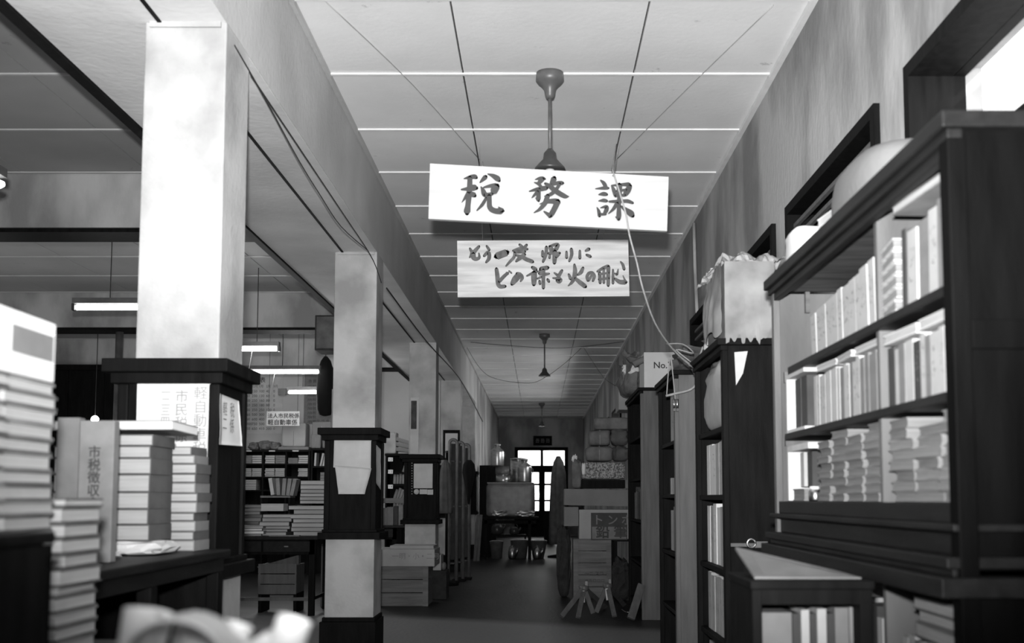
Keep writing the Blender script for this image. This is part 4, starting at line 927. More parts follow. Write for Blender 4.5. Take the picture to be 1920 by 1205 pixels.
crumple('dark_bag', 'dark round bag squeezed under the plain carton beside the crate', 'bag', (PY(1058, 1010, YC).x, YC + .25, .0), (.15, .25, PY(1064, 990, YC).z - .01), 'cloth', 9, .35)
crumple('dark_bag', 'dark rumpled sack slumped between the slatted crate and tallest cabinet', 'bag', (PY(1162, 1080, YC).x, YC - .15, 0), (.2, .3, .42), 'cloth', 31, .4)
# upright board beyond the tallest cabinet
o = bx('leaning_board', 'wood', .985, 1.06, 11.34, 11.42, 0, 1.9, bevel=.004); tag(o, 'dark upright post standing against the tallest cabinet', 'post')

# wooden tripods on the floor and leaning plank
def tripod(label, px, py, Y, feet):
    ap = PY(px, py, Y); t = thing('tripod_stand', label, 'stand', (ap.x, Y, 0), 'small wooden tripod stands')
    MB().lathe((ap.x, Y, ap.z - .02), [(.03, 0), (.045, .02), (.045, .05), (.02, .06)], 14).build('hub', 'mmetal', t)
    for fx, fy in feet:
        f = PZ(fx, fy, .006); MB().bar((ap.x + (f.x - ap.x) * .06, Y + (f.y - Y) * .06, ap.z), f + Vector((0, 0, .015)), .045, .03).build('leg', 'worn', t, bevel=.004)
    MB().tube([(ap.x - .01, Y - .05, ap.z - .01), (ap.x - .005, Y - .055, ap.z - .12)], .014, 10).build('handle', 'paper', t)
    MB().box(ap.x + .01, ap.x + .035, Y - .02, Y + .02, ap.z + .03, ap.z + .075).build('peg', 'dmetal', t)
    return t
tripod('small wooden tripod with a white handle, at the front of the slatted crate', 1095, 1104, 10.2, [(1053, 1158), (1084, 1160), (1112, 1152), (1135, 1140)])
tripod('small wooden tripod with a white handle, closer to the leaning plank', 1139, 1100, 10.3, [(1118, 1150), (1152, 1158), (1170, 1136)])
f = PZ(1183, 1166, .005)
o = MB().bar(f + Vector((0, 0, .03)), PY(1203, 1096, f.y + .2), .07, .03).build('plank', 'worn', bevel=.004); tag(o, 'weathered plank leaning against the foot of the tallest cabinet', 'plank')
cable('wire_coil', 'bright bent wire lying by the wooden tripods', [PZ(1166, 1142, .08), PZ(1172, 1146, .08), PZ(1180, 1147, .08), PZ(1188, 1143, .08)], .004, 'metal', 'wire')
# ------------------------------------------------------------------ OFFICE SIDE, NEAR: low cabinet, stacks, binders
lx0, lx1, ly0, ly1, lz = -1.62, -1.10, 2.62, 3.76, .925
lc = thing('low_cabinet', 'low dark open-sided cabinet beside the closest pillar', 'cabinet', ((lx0 + lx1) / 2, (ly0 + ly1) / 2, 0))
bx('top_board', 'woodx', lx0 - .02, lx1 + .02, ly0 - .02, ly1 + .015, lz - .028, lz, lc, .006)
bx('top_rail', 'woodx', lx0, lx1, ly0, ly1, lz - .075, lz - .028, lc, .003)
for yy in (ly0, 3.06, ly1 - .06): bx('corner_post', 'wood', lx1 - .045, lx1, yy, yy + .055, 0, lz - .075, lc, .006)
for yy in (ly0, ly1 - .05): bx('corner_post', 'wood', lx0, lx0 + .045, yy, yy + .05, 0, lz - .075, lc, .006)
bx('back_panel', 'wood', lx0 + .01, lx0 + .022, ly0 + .05, ly1 - .05, .05, lz - .075, lc)
bx('end_panel', 'wood', lx0 + .045, lx1 - .045, ly0 + .01, ly0 + .025, .05, lz - .075, lc)
bx('shelf', 'wood', lx0 + .022, lx1 - .05, ly0 + .025, ly1 - .02, .42, .44, lc)
bx('bottom_board', 'wood', lx0 + .022, lx1 - .05, ly0 + .025, ly1 - .02, .05, .07, lc)
bx('end_panel', 'wood', lx0 + .045, lx1 - .045, ly1 - .02, ly1 - .008, .05, lz - .075, lc)
zc0 = lz + .001
z = stack('the broad pile on the low cabinet', 'thick ledgers on the low cabinet', -1.50, -1.20, 3.30, 3.50, zc0 + .045, [.05, .048, .052, .055, .05, .038, .036], '+x', .006, .012, covs=('cover',), pags=('pages',), t=.0035)
flat_book('sloping pale ledger lying on the very top of the broad pile on the low cabinet', 'thick ledgers on the low cabinet', -1.52, -1.14, 3.34, 3.56, z + .012, .03, '-x', -.05, 'coverm', 'paper', tilt=-.03, t=.003)
crumple('paper_pile', 'crumpled white sheets squeezed beneath the broad pile of ledgers', 'paper', (-1.33, 3.4, zc0), (.32, .22, .045), 'paper', 4, .2, .4)
hs = [.036, .03, .034, .028, .036, .03, .034, .03, .034, .028, .03]
stack('the narrower pile by the pillar on the low cabinet', 'ledgers piled by the pillar on the low cabinet', -1.42, -1.155, 3.585, 3.74, zc0, hs, '+x', .012, .03, covs=('cover', 'coverm'), pags=('pages',), t=.0035)
crumple('envelope', 'rumpled white envelope lying at the front of the low cabinet top', 'envelope', (-1.32, 3.12, zc0), (.16, .2, .02), 'paper', 14, .3, .5)
a = PY(141, 1040, 2.95); b = PY(215, 788, 2.95)
gb = thing('box_file', 'tall grey box file with a dark lettered column standing on the low cabinet', 'file', ((a.x + b.x) / 2, 3.0, zc0))
MB().box(a.x, b.x, 2.95, 2.99, zc0, b.z).build('box', 'coverm', gb, bevel=.003)
text('spine_lettering', '市税徴収金原簿綴', PY(165, 856, 2.948), .036, 'ink', gb, vertical=True, bold=.02)
a2 = PY(106, 782, 2.95)
o = bx('box_file', 'spineg', a2.x, a.x - .003, 2.955, 2.995, zc0, a2.z, bevel=.003); tag(o, 'tall pale box file standing close against the grey one', 'file')
# near table with two piles, dark chest in front
tb = thing('side_table', 'low dark table carrying the closest piles of small books', 'table', (-1.2, 1.95, 0))
bx('table_top', 'woodx', -1.55, -.84, 1.62, 2.32, .77, .80, tb, .004)
for xx in (-1.53, -.9):
    for yy in (1.64, 2.26): bx('leg', 'wood', xx, xx + .045, yy, yy + .045, 0, .77, tb)
ch = thing('dark_chest', 'dark cloudy-surfaced chest in front of the closest book piles', 'chest', (-.95, 1.35, 0))
bx('body', 'wood', -1.25, -.72, 1.12, 1.575, .05, 1.035, ch, .006); bx('lid', 'wood', -1.255, -.712, 1.115, 1.585, 1.035, 1.052, ch, .004); bx('foot_frame', 'wood', -1.23, -.74, 1.14, 1.56, 0, .05, ch)
XF = -.9
o = bx('support_block', 'wood', -1.12, XF, 1.63, 1.985, .801, 1.015); tag(o, 'plain dark block under the two closest columns of small books', 'block')
for ci, (ya, yb, wh) in enumerate(((1.63, 1.795, 'the frame-edge column of the closest pile'), (1.80, 1.985, 'the larger column of the closest pile'))):
    stack(wh, 'small books in the closest pile', XF - .24, XF, ya, yb, 1.016, [.0265, .029, .025, .028, .026, .03, .0265, .027, .028, .026, .0245], '-x', .006, .03, covs=('cover', 'cover', 'coverm'), pags=('pages',), t=.0045, name='book')
wt = thing('white_box', 'white cardboard box with a grey label on top of the closest pile', 'box', (XF - .12, 1.82, 1.315))
bx('box', 'paper', XF - .24, XF - .002, 1.60, 1.975, 1.315, 1.425, wt, .003)
bx('label', 'spineg', XF - .003, XF - .001, 1.81, 1.965, 1.352, 1.40, wt)
stack('the slim pile between chest and low cabinet', 'small books in the slim pile behind the chest', XF - .2, XF - .0, 2.03, 2.20, .801, [.030, .028, .026, .031, .018, .034, .027, .03, .028, .031, .018], '-x', .006, .05, covs=('cover', 'coverm'), pags=('pages',), t=.004, name='book')
# bright papers at the bottom edge on a small stool
st = thing('stool', 'small dark stool under the bright rolled papers at the bottom edge', 'stool', (-.3, 1.05, 0))
bx('seat', 'woodx', -.50, -.12, .9, 1.22, .74, .765, st, .004)
for xx in (-.48, -.18):
    for yy in (.92, 1.16): bx('leg', 'wood', xx, xx + .035, yy, yy + .035, 0, .74, st)
def roll(label, p0, p1, r, Y, m='paper', name='paper_roll'):
    a = PY(p0[0], p0[1], Y); b = PY(p1[0], p1[1], Y)
    d = (b - a); k = (.768 - b.z) / d.z; end = b + d * k
    end.z = .768 + r * .2
    t = thing(name, label, 'paper roll', end)
    MB().tube([a, a.lerp(end, .5), end], [r, r, r], 20, cap=False).build('sheet', m, t); MB().tube([a.lerp(end, .01), end], r * .82, 16, cap=False).build('inner_turn', m, t)
roll('white paper roll leaning outward at the bottom edge, farthest from the low cabinet', (553, 1160), (538, 1205), .0165, 1.0)
roll('white paper roll standing upright at the bottom edge beside the low cabinet', (268, 1142), (258, 1205), .017, 1.0)
roll('second white paper roll, tucked behind the curved sheet at the bottom edge', (300, 1146), (282, 1205), .014, 1.03)
roll('short white roll between the curved sheet and the peaked paper at the bottom edge', (447, 1170), (435, 1205), .014, 1.02)
g = MB()
c0 = PY(345, 1152, .98)
def arch(u, v):
    th = math.pi * (1.0 - u); r = .048
    return Vector((c0.x + r * math.cos(th) * 1.0, .95 + .06 * v, max(.767, c0.z - r * .9 + r * math.sin(th) * .9 - (.13 if u < .02 or u > .98 else 0))))
g.grid(arch, 30, 6); o = g.build('curved_sheet', 'paper'); tag(o, 'white sheet curved into an arch at the bottom edge', 'paper')
sm_ = o.modifiers.new('t', 'SOLIDIFY'); sm_.thickness = .003
g = MB(); c1 = PY(350, 1172, 1.0)
o = MB().blob((c1.x, 1.06, .766), .075, .06, c1.z - .766, 9, .25, .7, 22, 16).build('crumpled_paper', 'paper2'); tag(o, 'crumpled grey paper showing inside the curved sheet', 'paper')
c2 = PY(502, 1183, 1.0)
mb = MB(); A = [Vector((c2.x - .032, .99, .767)), Vector((c2.x - .03, .99, c2.z - .018)), Vector((c2.x, .99, c2.z)), Vector((c2.x + .026, .99, c2.z - .016)), Vector((c2.x + .03, .99, .767))]
B = [p + Vector((0, .05, -.0)) for p in A]; V = A + B
mb.add(V, [(4, 3, 2, 1, 0), (5, 6, 7, 8, 9)] + [(i, i + 1, 6 + i, 5 + i) for i in range(4)] + [(4, 0, 5, 9)])
tag(mb.build('folded_paper', 'paper'), 'white paper folded to a low peak at the bottom edge', 'paper')

# ------------------------------------------------------------------ OFFICE: desk between pillars 1 and 2
dz = .745
def desk(label, x0, x1, y0, y1, z, nm='desk', drawers=2, brace=True):
    t = thing(nm, label, 'desk', ((x0 + x1) / 2, (y0 + y1) / 2, 0))
    bx('table_top', 'woodx', x0, x1, y0, y1, z - .03, z, t, .003)
    bx('apron', 'wood', x0 + .04, x1 - .1, y0 + .04, y0 + .06, z - .17, z - .03, t)
    wd = (x1 - x0 - .2) / drawers
    for k in range(drawers):
        d = bx('drawer', 'woodx', x0 + .07 + k * wd, x0 + .05 + (k + 1) * wd, y0 + .028, y0 + .04, z - .145, z - .045, t, .002); d['_o'] = t['_o']
        MB().box(x0 + .04 + (k + .5) * wd, x0 + .08 + (k + .5) * wd, y0 + .015, y0 + .028, z - .1, z - .088).build('knob', 'mmetal', d)
    for xx in (x0 + .04, x1 - .16):
        for yy in (y0 + .04, y1 - .1): bx('leg', 'wood', xx, xx + .055, yy, yy + .055, 0, z - .03, t)
    bx('foot_rail', 'worn', x0 + .09, x1 - .15, y0 + .05, y0 + .08, .14, .17, t); bx('side_rail', 'wood', x1 - .15, x1 - .12, y0 + .09, y1 - .09, .14, .17, t); bx('side_rail', 'wood', x0 + .05, x0 + .08, y0 + .09, y1 - .09, .14, .17, t)
    return t
D1 = desk('long dark desk heaped with paper between the first two pillars', -3.6, -2.02, 10.15, 10.95, dz, drawers=3)
def pile_px(where, group, px0, px1, py_top, Y, dep, h, z0, covs=('cover',), pags=('pages',), yaw=.06, jit=.03, spine='+x', name='ledger', minh=None):
    """pile of ledgers between pixel columns at depth Y; from z0 up to the pixel row"""
    a = PY(px0, 900, Y).x; b = PY(px1, 900, Y).x; zt = PY(px0, py_top, Y).z
    hs = []; z = z0
    while z < zt - h * .5: k = h * R.uniform(.75, 1.3); hs.append(k); z += k
    return stack(where, group, a, b, Y, Y + dep, z0, hs, spine, jit, yaw, covs=covs, pags=pags, name=name)
z0 = dz + .001
pile_px('the tallest pile on the long desk', 'ledgers in the tall pile on the long desk', 545, 628, 948, 10.3, .3, .036, z0, pags=('pages',), name='ledger')
zz = PY(560, 948, 10.3).z + .02
pile_px('the upper tallest pile on the long desk', 'ledgers heading the tall pile on the long desk', 563, 628, 897, 10.32, .28, .04, zz, pags=('pages',), name='folder', jit=.015)
pile_px('the middle pile on the long desk', 'folders in the middle pile on the long desk', 488, 543, 962, 10.35, .28, .032, z0, yaw=.12, pags=('pages',), name='folder')
flat_book('thick pale block of papers on top of the middle pile on the long desk', None, PY(488, 950, 10.38).x, PY(530, 950, 10.38).x, 10.38, 10.62, PY(488, 962, 10.38).z + .022, .07, '+x', .05, 'pages', 'pages', 'paper_block')
pile_px('the loose desk pile beside the first pillar', 'sheaves beside the first pillar on the long desk', 440, 492, 985, 10.25, .35, .026, z0, yaw=.16, pags=('pages', 'paper'), covs=('coverm', 'spineg'), name='sheaf')
pile_px('the rear desk pile beside the first pillar', 'folders at the rear of the long desk', 436, 488, 948, 10.65, .25, .034, z0, yaw=.1, pags=('pagesg',), name='folder')
for i, (px, ln) in enumerate(((508, .18), (519, .08), (528, -.05), (536, -.12), (543, -.2))):
    a = PY(px, 925, 10.75); zt = PY(px, 897, 10.75).z
    o = MB().box(a.x, a.x + .035, 10.75, 10.92, 0, .17).build('book', 'spine' if i < 1 else 'coverm', origin=(a.x, 10.75, 0)); o.location.z = PY(px, 928, 10.75).z; o.rotation_euler = (0, ln * -1, 0)
    tag(o, '%s book, %s from the first pillar, leaning behind the desk piles' % ('pale' if i < 1 else 'grey', nth(i)), 'book', 'books leaning upright behind the desk piles')
a = PY(470, 940, 10.74); b = PY(545, 932, 10.74)
o = thing('book_rest', 'dark narrow desk shelf under the leaning upright books', 'shelf', ((a.x + b.x) / 2, 10.82, dz))
zt = PY(500, 929, 10.74).z
MB().box(b.x - .30, b.x, 10.72, 10.94, zt - .02, zt).build('board', 'worn', o); MB().box(b.x - .30, b.x - .28, 10.72, 10.94, dz, zt - .02).build('support', 'wood', o); MB().box(b.x - .02, b.x, 10.72, 10.94, dz, zt - .02).build('support', 'wood', o)
flat_book('thin white sheaf lying on the edge of the long desk', None, PY(505, 1003, 10.2).x, PY(560, 1003, 10.2).x, 10.18, 10.3, z0, .008, '+x', .1, 'spineg', 'pages', 'sheaf')
# dark things under the desk
crate2 = thing('drawer_crate', 'dim wooden crate standing under the long desk', 'crate', (-2.75, 10.6, 0))
a = PY(485, 1148, 10.5); b = PY(558, 1070, 10.5)
for k in range(3): MB().box(a.x, b.x, 10.45, 10.465, .18 + k * .1, .27 + k * .1).build('plank', 'worn', crate2)
MB().box(a.x, b.x, 10.465, 10.8, .17, .185).build('bottom', 'wood', crate2); MB().box(a.x, a.x + .02, 10.465, 10.8, .185, .46).build('side', 'worn', crate2); MB().box(b.x - .02, b.x, 10.465, 10.8, .185, .46).build('side', 'worn', crate2)
for xx in (a.x, b.x - .03): MB().box(xx, xx + .03, 10.47, 10.8, 0, .17).build('runner', 'wood', crate2)
mb = MB(); mb.add([PY(482, 1062, 10.7), PY(560, 1040, 10.7), PY(560, 1064, 10.7), PY(490, 1072, 10.7)] + [p + Vector((0, .1, 0)) for p in (PY(482, 1062, 10.7), PY(560, 1040, 10.7), PY(560, 1064, 10.7), PY(490, 1072, 10.7))], [(3, 2, 1, 0), (4, 5, 6, 7), (0, 1, 5, 4), (1, 2, 6, 5), (2, 3, 7, 6), (3, 0, 4, 7)])
tag(mb.build('wedge_board', 'worn'), 'dim wedge-shaped board resting on the crate under the long desk', 'board')
o = bx('tall_crate', 'worn', PY(601, 1096, 10.99).x, PY(613, 1096, 10.99).x, 11.0, 11.3, 0, PY(605, 1020, 11).z, bevel=.003); tag(o, 'narrow grey board standing just behind the long desk by the second pillar', 'board')

# ------------------------------------------------------------------ OFFICE BACK: shelves, tables of numbers, lettered sign
YS = 15.6
def shelf_unit(label, px0, px1, pyt, cols, rows, Y=YS, dep=.32, z_low=0.0, g=None, m='wood'):
    x0 = PY(px0, 900, Y).x; x1 = PY(px1, 900, Y).x; zt = PY(px0, pyt, Y).z
    t = thing('shelf_unit', label, 'shelf', ((x0 + x1) / 2, Y + dep / 2, 0))
    bx('top_board', m, x0 - .02, x1 + .02, Y - .02, Y + dep, zt - .03, zt, t)
    bx('back_panel', m, x0, x1, Y + dep - .012, Y + dep, z_low, zt - .03, t)
    W = (x1 - x0) / cols
    for k in range(cols + 1):
        xx = x0 + k * W; bx('upright' if 0 < k < cols else 'side_panel', m, xx - .012, xx + .012, Y, Y + dep - .012, z_low, zt - .03, t)
    zs = [PY(px0, p, Y).z for p in rows]
    for z in zs:
        for k in range(cols): bx('shelf', m, x0 + k * W + .012, x0 + (k + 1) * W - .012, Y + .005, Y + dep - .012, z - .02, z, t)
    return t, x0, x1, W, zs, zt
su, x0, x1, W, zs, zt = shelf_unit('pigeonhole shelves full of tied bundles below the table of numbers', 449, 579, 843, 3, [868.5, 893, 918, 945, 975])
gz = 'bundles in the pigeonholes below the table of numbers'
prev = zt - .03
for r_ in range(2):
    zb = zs[r_]
    for c_ in range(3):
        for s_ in range(2):
            a = x0 + c_ * W + .02 + s_ * (W - .04) / 2; b = a + (W - .05) / 2
            if r_ == 1 and c_ == 2 and s_ == 0: continue
            H = (prev - zb) * (.72 if (r_, c_, s_) not in ((0, 2, 0),) else .5); n = 5 if r_ else 4
            for q in range(n):
                hh = H / n
                flat_book('%s-edged bundle, %s from bottom, %s pile, %s pigeonhole row' % ('pale' if (c_ + s_) % 2 else 'grey', nth(q), nth(c_ * 2 + s_), 'upper' if r_ == 0 else 'lower'), gz,
                          a + R.uniform(0, .008), b, YS + .02 + R.uniform(0, .02), YS + .25, zb + .001 + q * hh, hh - .004, '+x', 0, 'coverm', 'pages' if (c_ + s_) % 2 or r_ else 'pagesg', 'bundle', True, t=.003, cat='bundle')
    prev = zb - .02
for q in range(6):
    flat_book('pale bundle, %s from bottom, pillar-end pile of the third pigeonhole row' % nth(q), gz, x0 + .03, x0 + .24, YS + .02, YS + .25, zs[2] + .001 + q * .025, .021, '+x', 0, 'coverm', 'pages', 'bundle', True, t=.003, cat='bundle')
for i, px in enumerate((466, 510, 554)):
    c = PY(px, 844, YS - .025); o = MB().box(c.x - .045, c.x + .045, YS - .026, YS - .021, c.z - .016, c.z).build('label', 'paper2'); tag(o, 'small pale label strip, %s from the first pillar, on the pigeonhole top board' % nth(i), 'label', 'label strips on the pigeonhole shelves')
su2, x0, x1, W, zs, zt2 = shelf_unit('dark shelves with slanting books beside the pigeonholes, next to the second pillar', 584, 640, 840, 1, [874, 902, 935, 970])
for q in range(8):
    a = PY(588 + q * 5.2, 874, YS)
    if q == 1: continue
    o = MB().box(0, .026, 0, .2, 0, .19).build('book', 'spine', origin=(0, 0, 0)); o.location = (a.x, YS + .03, zs[0] + .009); o.rotation_euler = (0, .04 if q == 0 else .24 - .02 * q, 0)
    tag(o, 'thin white book, %s from the pigeonholes, slanting on the dark shelves' % nth(q), 'book', 'slanting books on the dark shelves')
for q in range(3): flat_book('grey box, %s from the bottom on the second dark shelf by the second pillar' % nth(q), 'boxes on the second dark shelf', x0 + .12, x0 + .42, YS + .03, YS + .25, zs[1] + .001 + q * .045, .04, '+x', 0, 'coverm', 'pagesg', 'tray', True, cat='tray')
# things on top of the units
parcel('large tied parcel standing askew on the pigeonhole shelves', 527, 574, 792, 829, YS + .05, .3, 'carton2', 41, .03, .15, zb=zt + .05)
o = bx('flat_parcel', 'carton', PY(520, 842, YS).x, PY(578, 842, YS).x, YS + .02, YS + .28, zt + .001, zt + .048, bevel=.01); tag(o, 'flat brown package under the large tied parcel', 'parcel')
parcel('brown tied box high on the dark shelves by the second pillar', 584, 622, 790, 812, YS + .05, .28, 'carton', 43, .03, .15, zb=zt2 + .19)
parcel('brown box under another on the dark shelves', 582, 602, 813, 840, YS + .05, .28, 'carton', 44, .04, .2, zb=zt2 + .002)
parcel('brown package under the upper box, next to the second pillar', 603, 632, 813, 840, YS + .05, .28, 'carton', 45, .04, .2, zb=zt2 + .002)
for i, (a_, b_, c_) in enumerate(((464, 482, 829), (483, 506, 826), (504, 521, 829))):
    crumple('rumpled_bundle', 'low rumpled bundle, %s from the first pillar, on the pigeonhole shelves' % nth(i), 'bundle', ((PY(a_, 835, YS).x + PY(b_, 835, YS).x) / 2, YS + .14, zt + .001), (PY(b_, 835, YS).x - PY(a_, 835, YS).x, .26, PY(a_, c_, YS).z - zt), 'parcel', 50 + i, .35)
YB = 16.395
def poster(label, px0, px1, py0, py1, Y, m='paper2', cat='poster', nm='wall_chart'):
    A = PY(px0, py0, Y); B = PY(px1, py1, Y); t = thing(nm, label, cat, ((A.x + B.x) / 2, Y, B.z))
    MB().box(A.x, B.x, Y - .006, Y, B.z, A.z).build('sheet', m, t); return t
p1 = poster('wall chart with a table of handwritten numbers on the office wall', 456.5, 529, 690, 812.5, YB)
def wr(s, px, py, hpx, t, Y, m='ink', b=.0): text('writing', s, PY(px, py, Y), hpx * Y / 2000 * 1.0, m, t, bold=b)
yw = YB - .008
wr('金 額 表', 459, 716, 11, p1, yw, b=.02)
for i, s in enumerate(('11月', '12月', '1月', '2月', '3月')): wr(s, 458 + i * 13.6, 726, 6, p1, yw)
rows_ = [('200', '150', '100', '40', '0'), ('250', '200', '130', '60', '0'), ('300', '250', '160', '80', '0'), ('350', '250', '180', '80', '0'), ('500', '350', '250', '120', '0'), ('660', '500', '300', '', ''), ('800', '600', '400', '', ''), ('1000', '750', '500', '', ''), ('850', '650', '410', '200', '0')]
for j, rw in enumerate(rows_):
    for i, s in enumerate(rw):
        if s: wr(s, 458.5 + i * 13.4, 735.5 + j * 8.75, 7, p1, yw)
p2 = poster('wall chart with columns of writing beside the dark hanging sack', 571, 634, 700, 795, YB, 'spineg')
for j in range(9):
    wr('月', 576, 727 + j * 8.2, 6, p2, yw); wr('年', 580.5, 727 + j * 8.2, 6, p2, yw); wr('税', 586, 727 + j * 8.2, 7, p2, yw)
wr('市 民', 578, 717, 7, p2, yw, b=.02); wr('定 資 産', 593, 792, 7, p2, yw)
ls = poster('white hanging sign with two lines of bold black lettering above the bundles', 500.5, 561.5, 771, 798, 15.2, 'board', 'sign', 'lettered_sign')
wr('法人市民税係', 501.5, 783, 10.0, ls, 15.19, b=.03); wr('軽自動車係', 501.8, 795.5, 11.2, ls, 15.19, b=.03)
for px in (504, 558): A = PY(px, 771, 15.2); MB().tube([A, (A.x, 15.2, CE)], .0025, 4).build('cord', 'wire', ls)
# dark hanging things by the second pillar
a = PY(588, 655, 11.9); b = PY(632, 589, 11.9)
vb = thing('speaker_box', 'dark box fixed under the cross beam beside the second pillar', 'box', ((a.x + b.x) / 2, 12.1, a.z))
MB().box(a.x, b.x, 11.95, 12.34, a.z, b.z).build('case', 'cloth', vb, bevel=.006); MB().box(a.x + .02, b.x - .02, 11.94, 11.95, a.z + .02, b.z - .02).build('front_cloth', 'clothg', vb)
c = PY(609, 780, 13.2); d = PY(609, 668, 13.2)
hb = thing('hanging_sack', 'long black stuffed sack hanging next to the second pillar', 'sack', c)
H = d.z - c.z
MB().lathe(c, [(.02, 0), (.07, .015), (.10, .08), (.11, H * .4), (.10, H * .75), (.06, H * .93), (.02, H)], 20, fold=lambda a_, j: 1 + .05 * math.sin(5 * a_)).build('sack', 'black', hb)
MB().tube([(c.x, 13.2, d.z - .01), (c.x, 13.2, CE)], .006, 6).build('cord', 'wire', hb)
# grey strip board on second pillar's office side
a = PY(617, 800, 7.86); b = PY(624, 728, 7.86)
o = bx('thermometer_board', 'spineg', -1.54, -1.5135, 7.9, 7.97, a.z + .0, b.z, bevel=.002); tag(o, 'narrow pale board fixed on the office side of the second pillar', 'board')
# steel post and dark partition at the back of the office
a = PY(211, 605, 12.3)
o = MB().tube([(a.x, 12.52, 0), (a.x, 12.52, 3.07)], .045, 14).build('steel_post', 'mmetal'); tag(o, 'dark round post between floor and cross beam in the office', 'post')
a = PY(60, 683, 15.9); b = PY(262, 683, 15.9)
dp = thing('dark_partition', 'large dark wooden partition at the back of the office', 'partition', ((-8.1 + b.x) / 2, 16.1, 0))
for i in range(4):
    xa = -8.15 + i * (b.x + 8.15) / 4; xb = -8.15 + (i + 1) * (b.x + 8.15) / 4
    MB().box(xa + .004, xb - .004, 15.95, 16.0, .1, a.z - .08).build('panel', 'wood', dp)
MB().box(-8.15, b.x, 15.9, 16.02, a.z - .08, a.z).build('top_rail', 'wood', dp); MB().box(-8.15, b.x, 15.9, 16.02, 0, .1).build('bottom_rail', 'wood', dp)

# ------------------------------------------------------------------ between second and third pillars
su3, x0, x1, W, zs, zt3 = shelf_unit('dark bookshelves with white number cards between second and third pillars', 724, 784, 850, 1, [885, 908, 935, 962], Y=14.8)
for j, (z, n0) in enumerate(zip(zs[:4], (6, 8, 8, 7))):
    for q in range(n0):
        a = PY(737 + q * 5.4, 900, 14.8)
        if j == 0 and q < 3: continue
        o = MB().box(0, .032, 0, .2, 0, .13 + .02 * ((q + j) % 3 == 0)).build('book', ['spineg', 'coverm', 'spineg'][(q + j) % 3], origin=(0, 0, 0)); o.location = (a.x, 14.83, z + .011); o.rotation_euler = (0, .3 if j in (0, 2) else .02, 0)
        tag(o, 'small %s book, %s from the number cards, %s shelf beyond the second pillar' % (['grey', 'dark', 'grey'][(q + j) % 3], nth(q), nth(j)), 'book', 'books on the shelves between the second and third pillars')
for j, py in enumerate((861, 884, 912)):
    c = PY(732, py, 14.79); nc = thing('number_card', 'white number card, %s from the top, on the dark bookshelves' % nth(j), 'card', c, 'number cards on the dark bookshelves')
    MB().box(c.x - .03, c.x + .034, 14.785, 14.797, c.z - .027, c.z + .027).build('card', 'paper', nc); text('numeral', '⑫⑬⑭'[j] if False else ['12', '13', '14'][j], (c.x - .02, 14.784, c.z - .017), .045, 'ink', nc)
crumple('brown_parcel', 'brown upright parcel on the dark bookshelves beside the second pillar', 'parcel', (PY(733, 830, 14.9).x, 15.0, zt3 + .001), (.16, .24, .3), 'carton2', 61, .06, .2)
for i in range(3):
    o = flat_book('slanting document box, %s from the bottom, on the bookshelves by the third pillar' % nth(i), 'slanting boxes on the dark bookshelves', PY(742, 840, 14.9).x, PY(771, 840, 14.9).x, 14.85, 15.1, zt3 + .03 + i * .062, .05, '-x', 0, 'coverm', 'pagesg', 'document_box', cat='box'); o.rotation_euler = (0, .12 + .18 * i / 2, 0)
D2 = desk('dark desk with binders half hidden behind the second pillar', -2.3, -1.62, 13.0, 13.6, .78, drawers=1)
a = PY(717, 985, 13.1)
for i, (p0, p1, pt, m) in enumerate(((717, 726, 952, 'spineg'), (726, 738, 950, 'spineg'), (738.5, 747, 948, 'spined'), (747.5, 756, 946, 'coverm'))):
    A = PY(p0, pt, 13.1); B = PY(p1, pt, 13.1)
    o = MB().box(A.x, B.x - .003, 13.1, 13.35, .781, A.z).build('binder', m); tag(o, '%s binder, %s from the second pillar, on the half hidden desk' % (COLW[m], nth(i)), 'binder', 'binders on the half hidden desk')
flat_book('flat pale tray lying across the binders on the half hidden desk', None, PY(717, 940, 13.1).x, PY(758, 940, 13.1).x, 13.1, 13.36, PY(720, 944, 13.1).z + .008, .06, '+x', 0, 'spineg', 'pagesg', 'tray')
cr = crate('wide wooden crate on the floor beyond the second pillar', PY(700, 1060, 11.1).x, PY(803, 1060, 11.1).x, 11.1, 11.6, 0, PY(760, 1061, 11.1).z, 3)
a = PY(712, 1058, 11.1); b = PY(820, 1029, 11.1)
lb = thing('long_box', 'long pale lettered box lying on the wide wooden crate', 'box', ((a.x + b.x) / 2, 11.3, a.z))
zc1 = PY(760, 1061, 11.1).z
MB().box(PY(700, 1040, 11.05).x, b.x - .02, 11.02, 11.6, zc1 + .001, b.z).build('box', 'carton2', lb, bevel=.006); MB().box(PY(700, 1040, 11.05).x + .15, b.x - .05, 11.2, 11.62, b.z, b.z + .03).build('lid_flap', 'carton2', lb)
text('faint_lettering', '一明・小・二月', PY(735, 1047, 11.015), .07, 'coverm', lb)
zq = PY(806, 1069, 11.9).z
o = bx('dark_box', 'cloth', PY(806, 1040, 11.9).x, PY(838, 1040, 11.9).x, 11.85, 12.2, 0, zq - .001, bevel=.004); tag(o, 'dark box on the floor beside the wide crate', 'box')
o = bx('pale_box', 'carton2', PY(806, 1040, 11.9).x, PY(827, 1040, 11.9).x, 11.9, 12.2, zq, PY(806, 1040, 11.9).z, bevel=.004); tag(o, 'small pale box on a dark one against the third pillar', 'box')
o = MB().blob((PY(831, 1048, 11.9).x, 11.95, zq), .065, .09, .09, 2, .1, .8).build('round_tin', 'worn'); tag(o, 'small round grey tin beside the small pale box', 'tin')

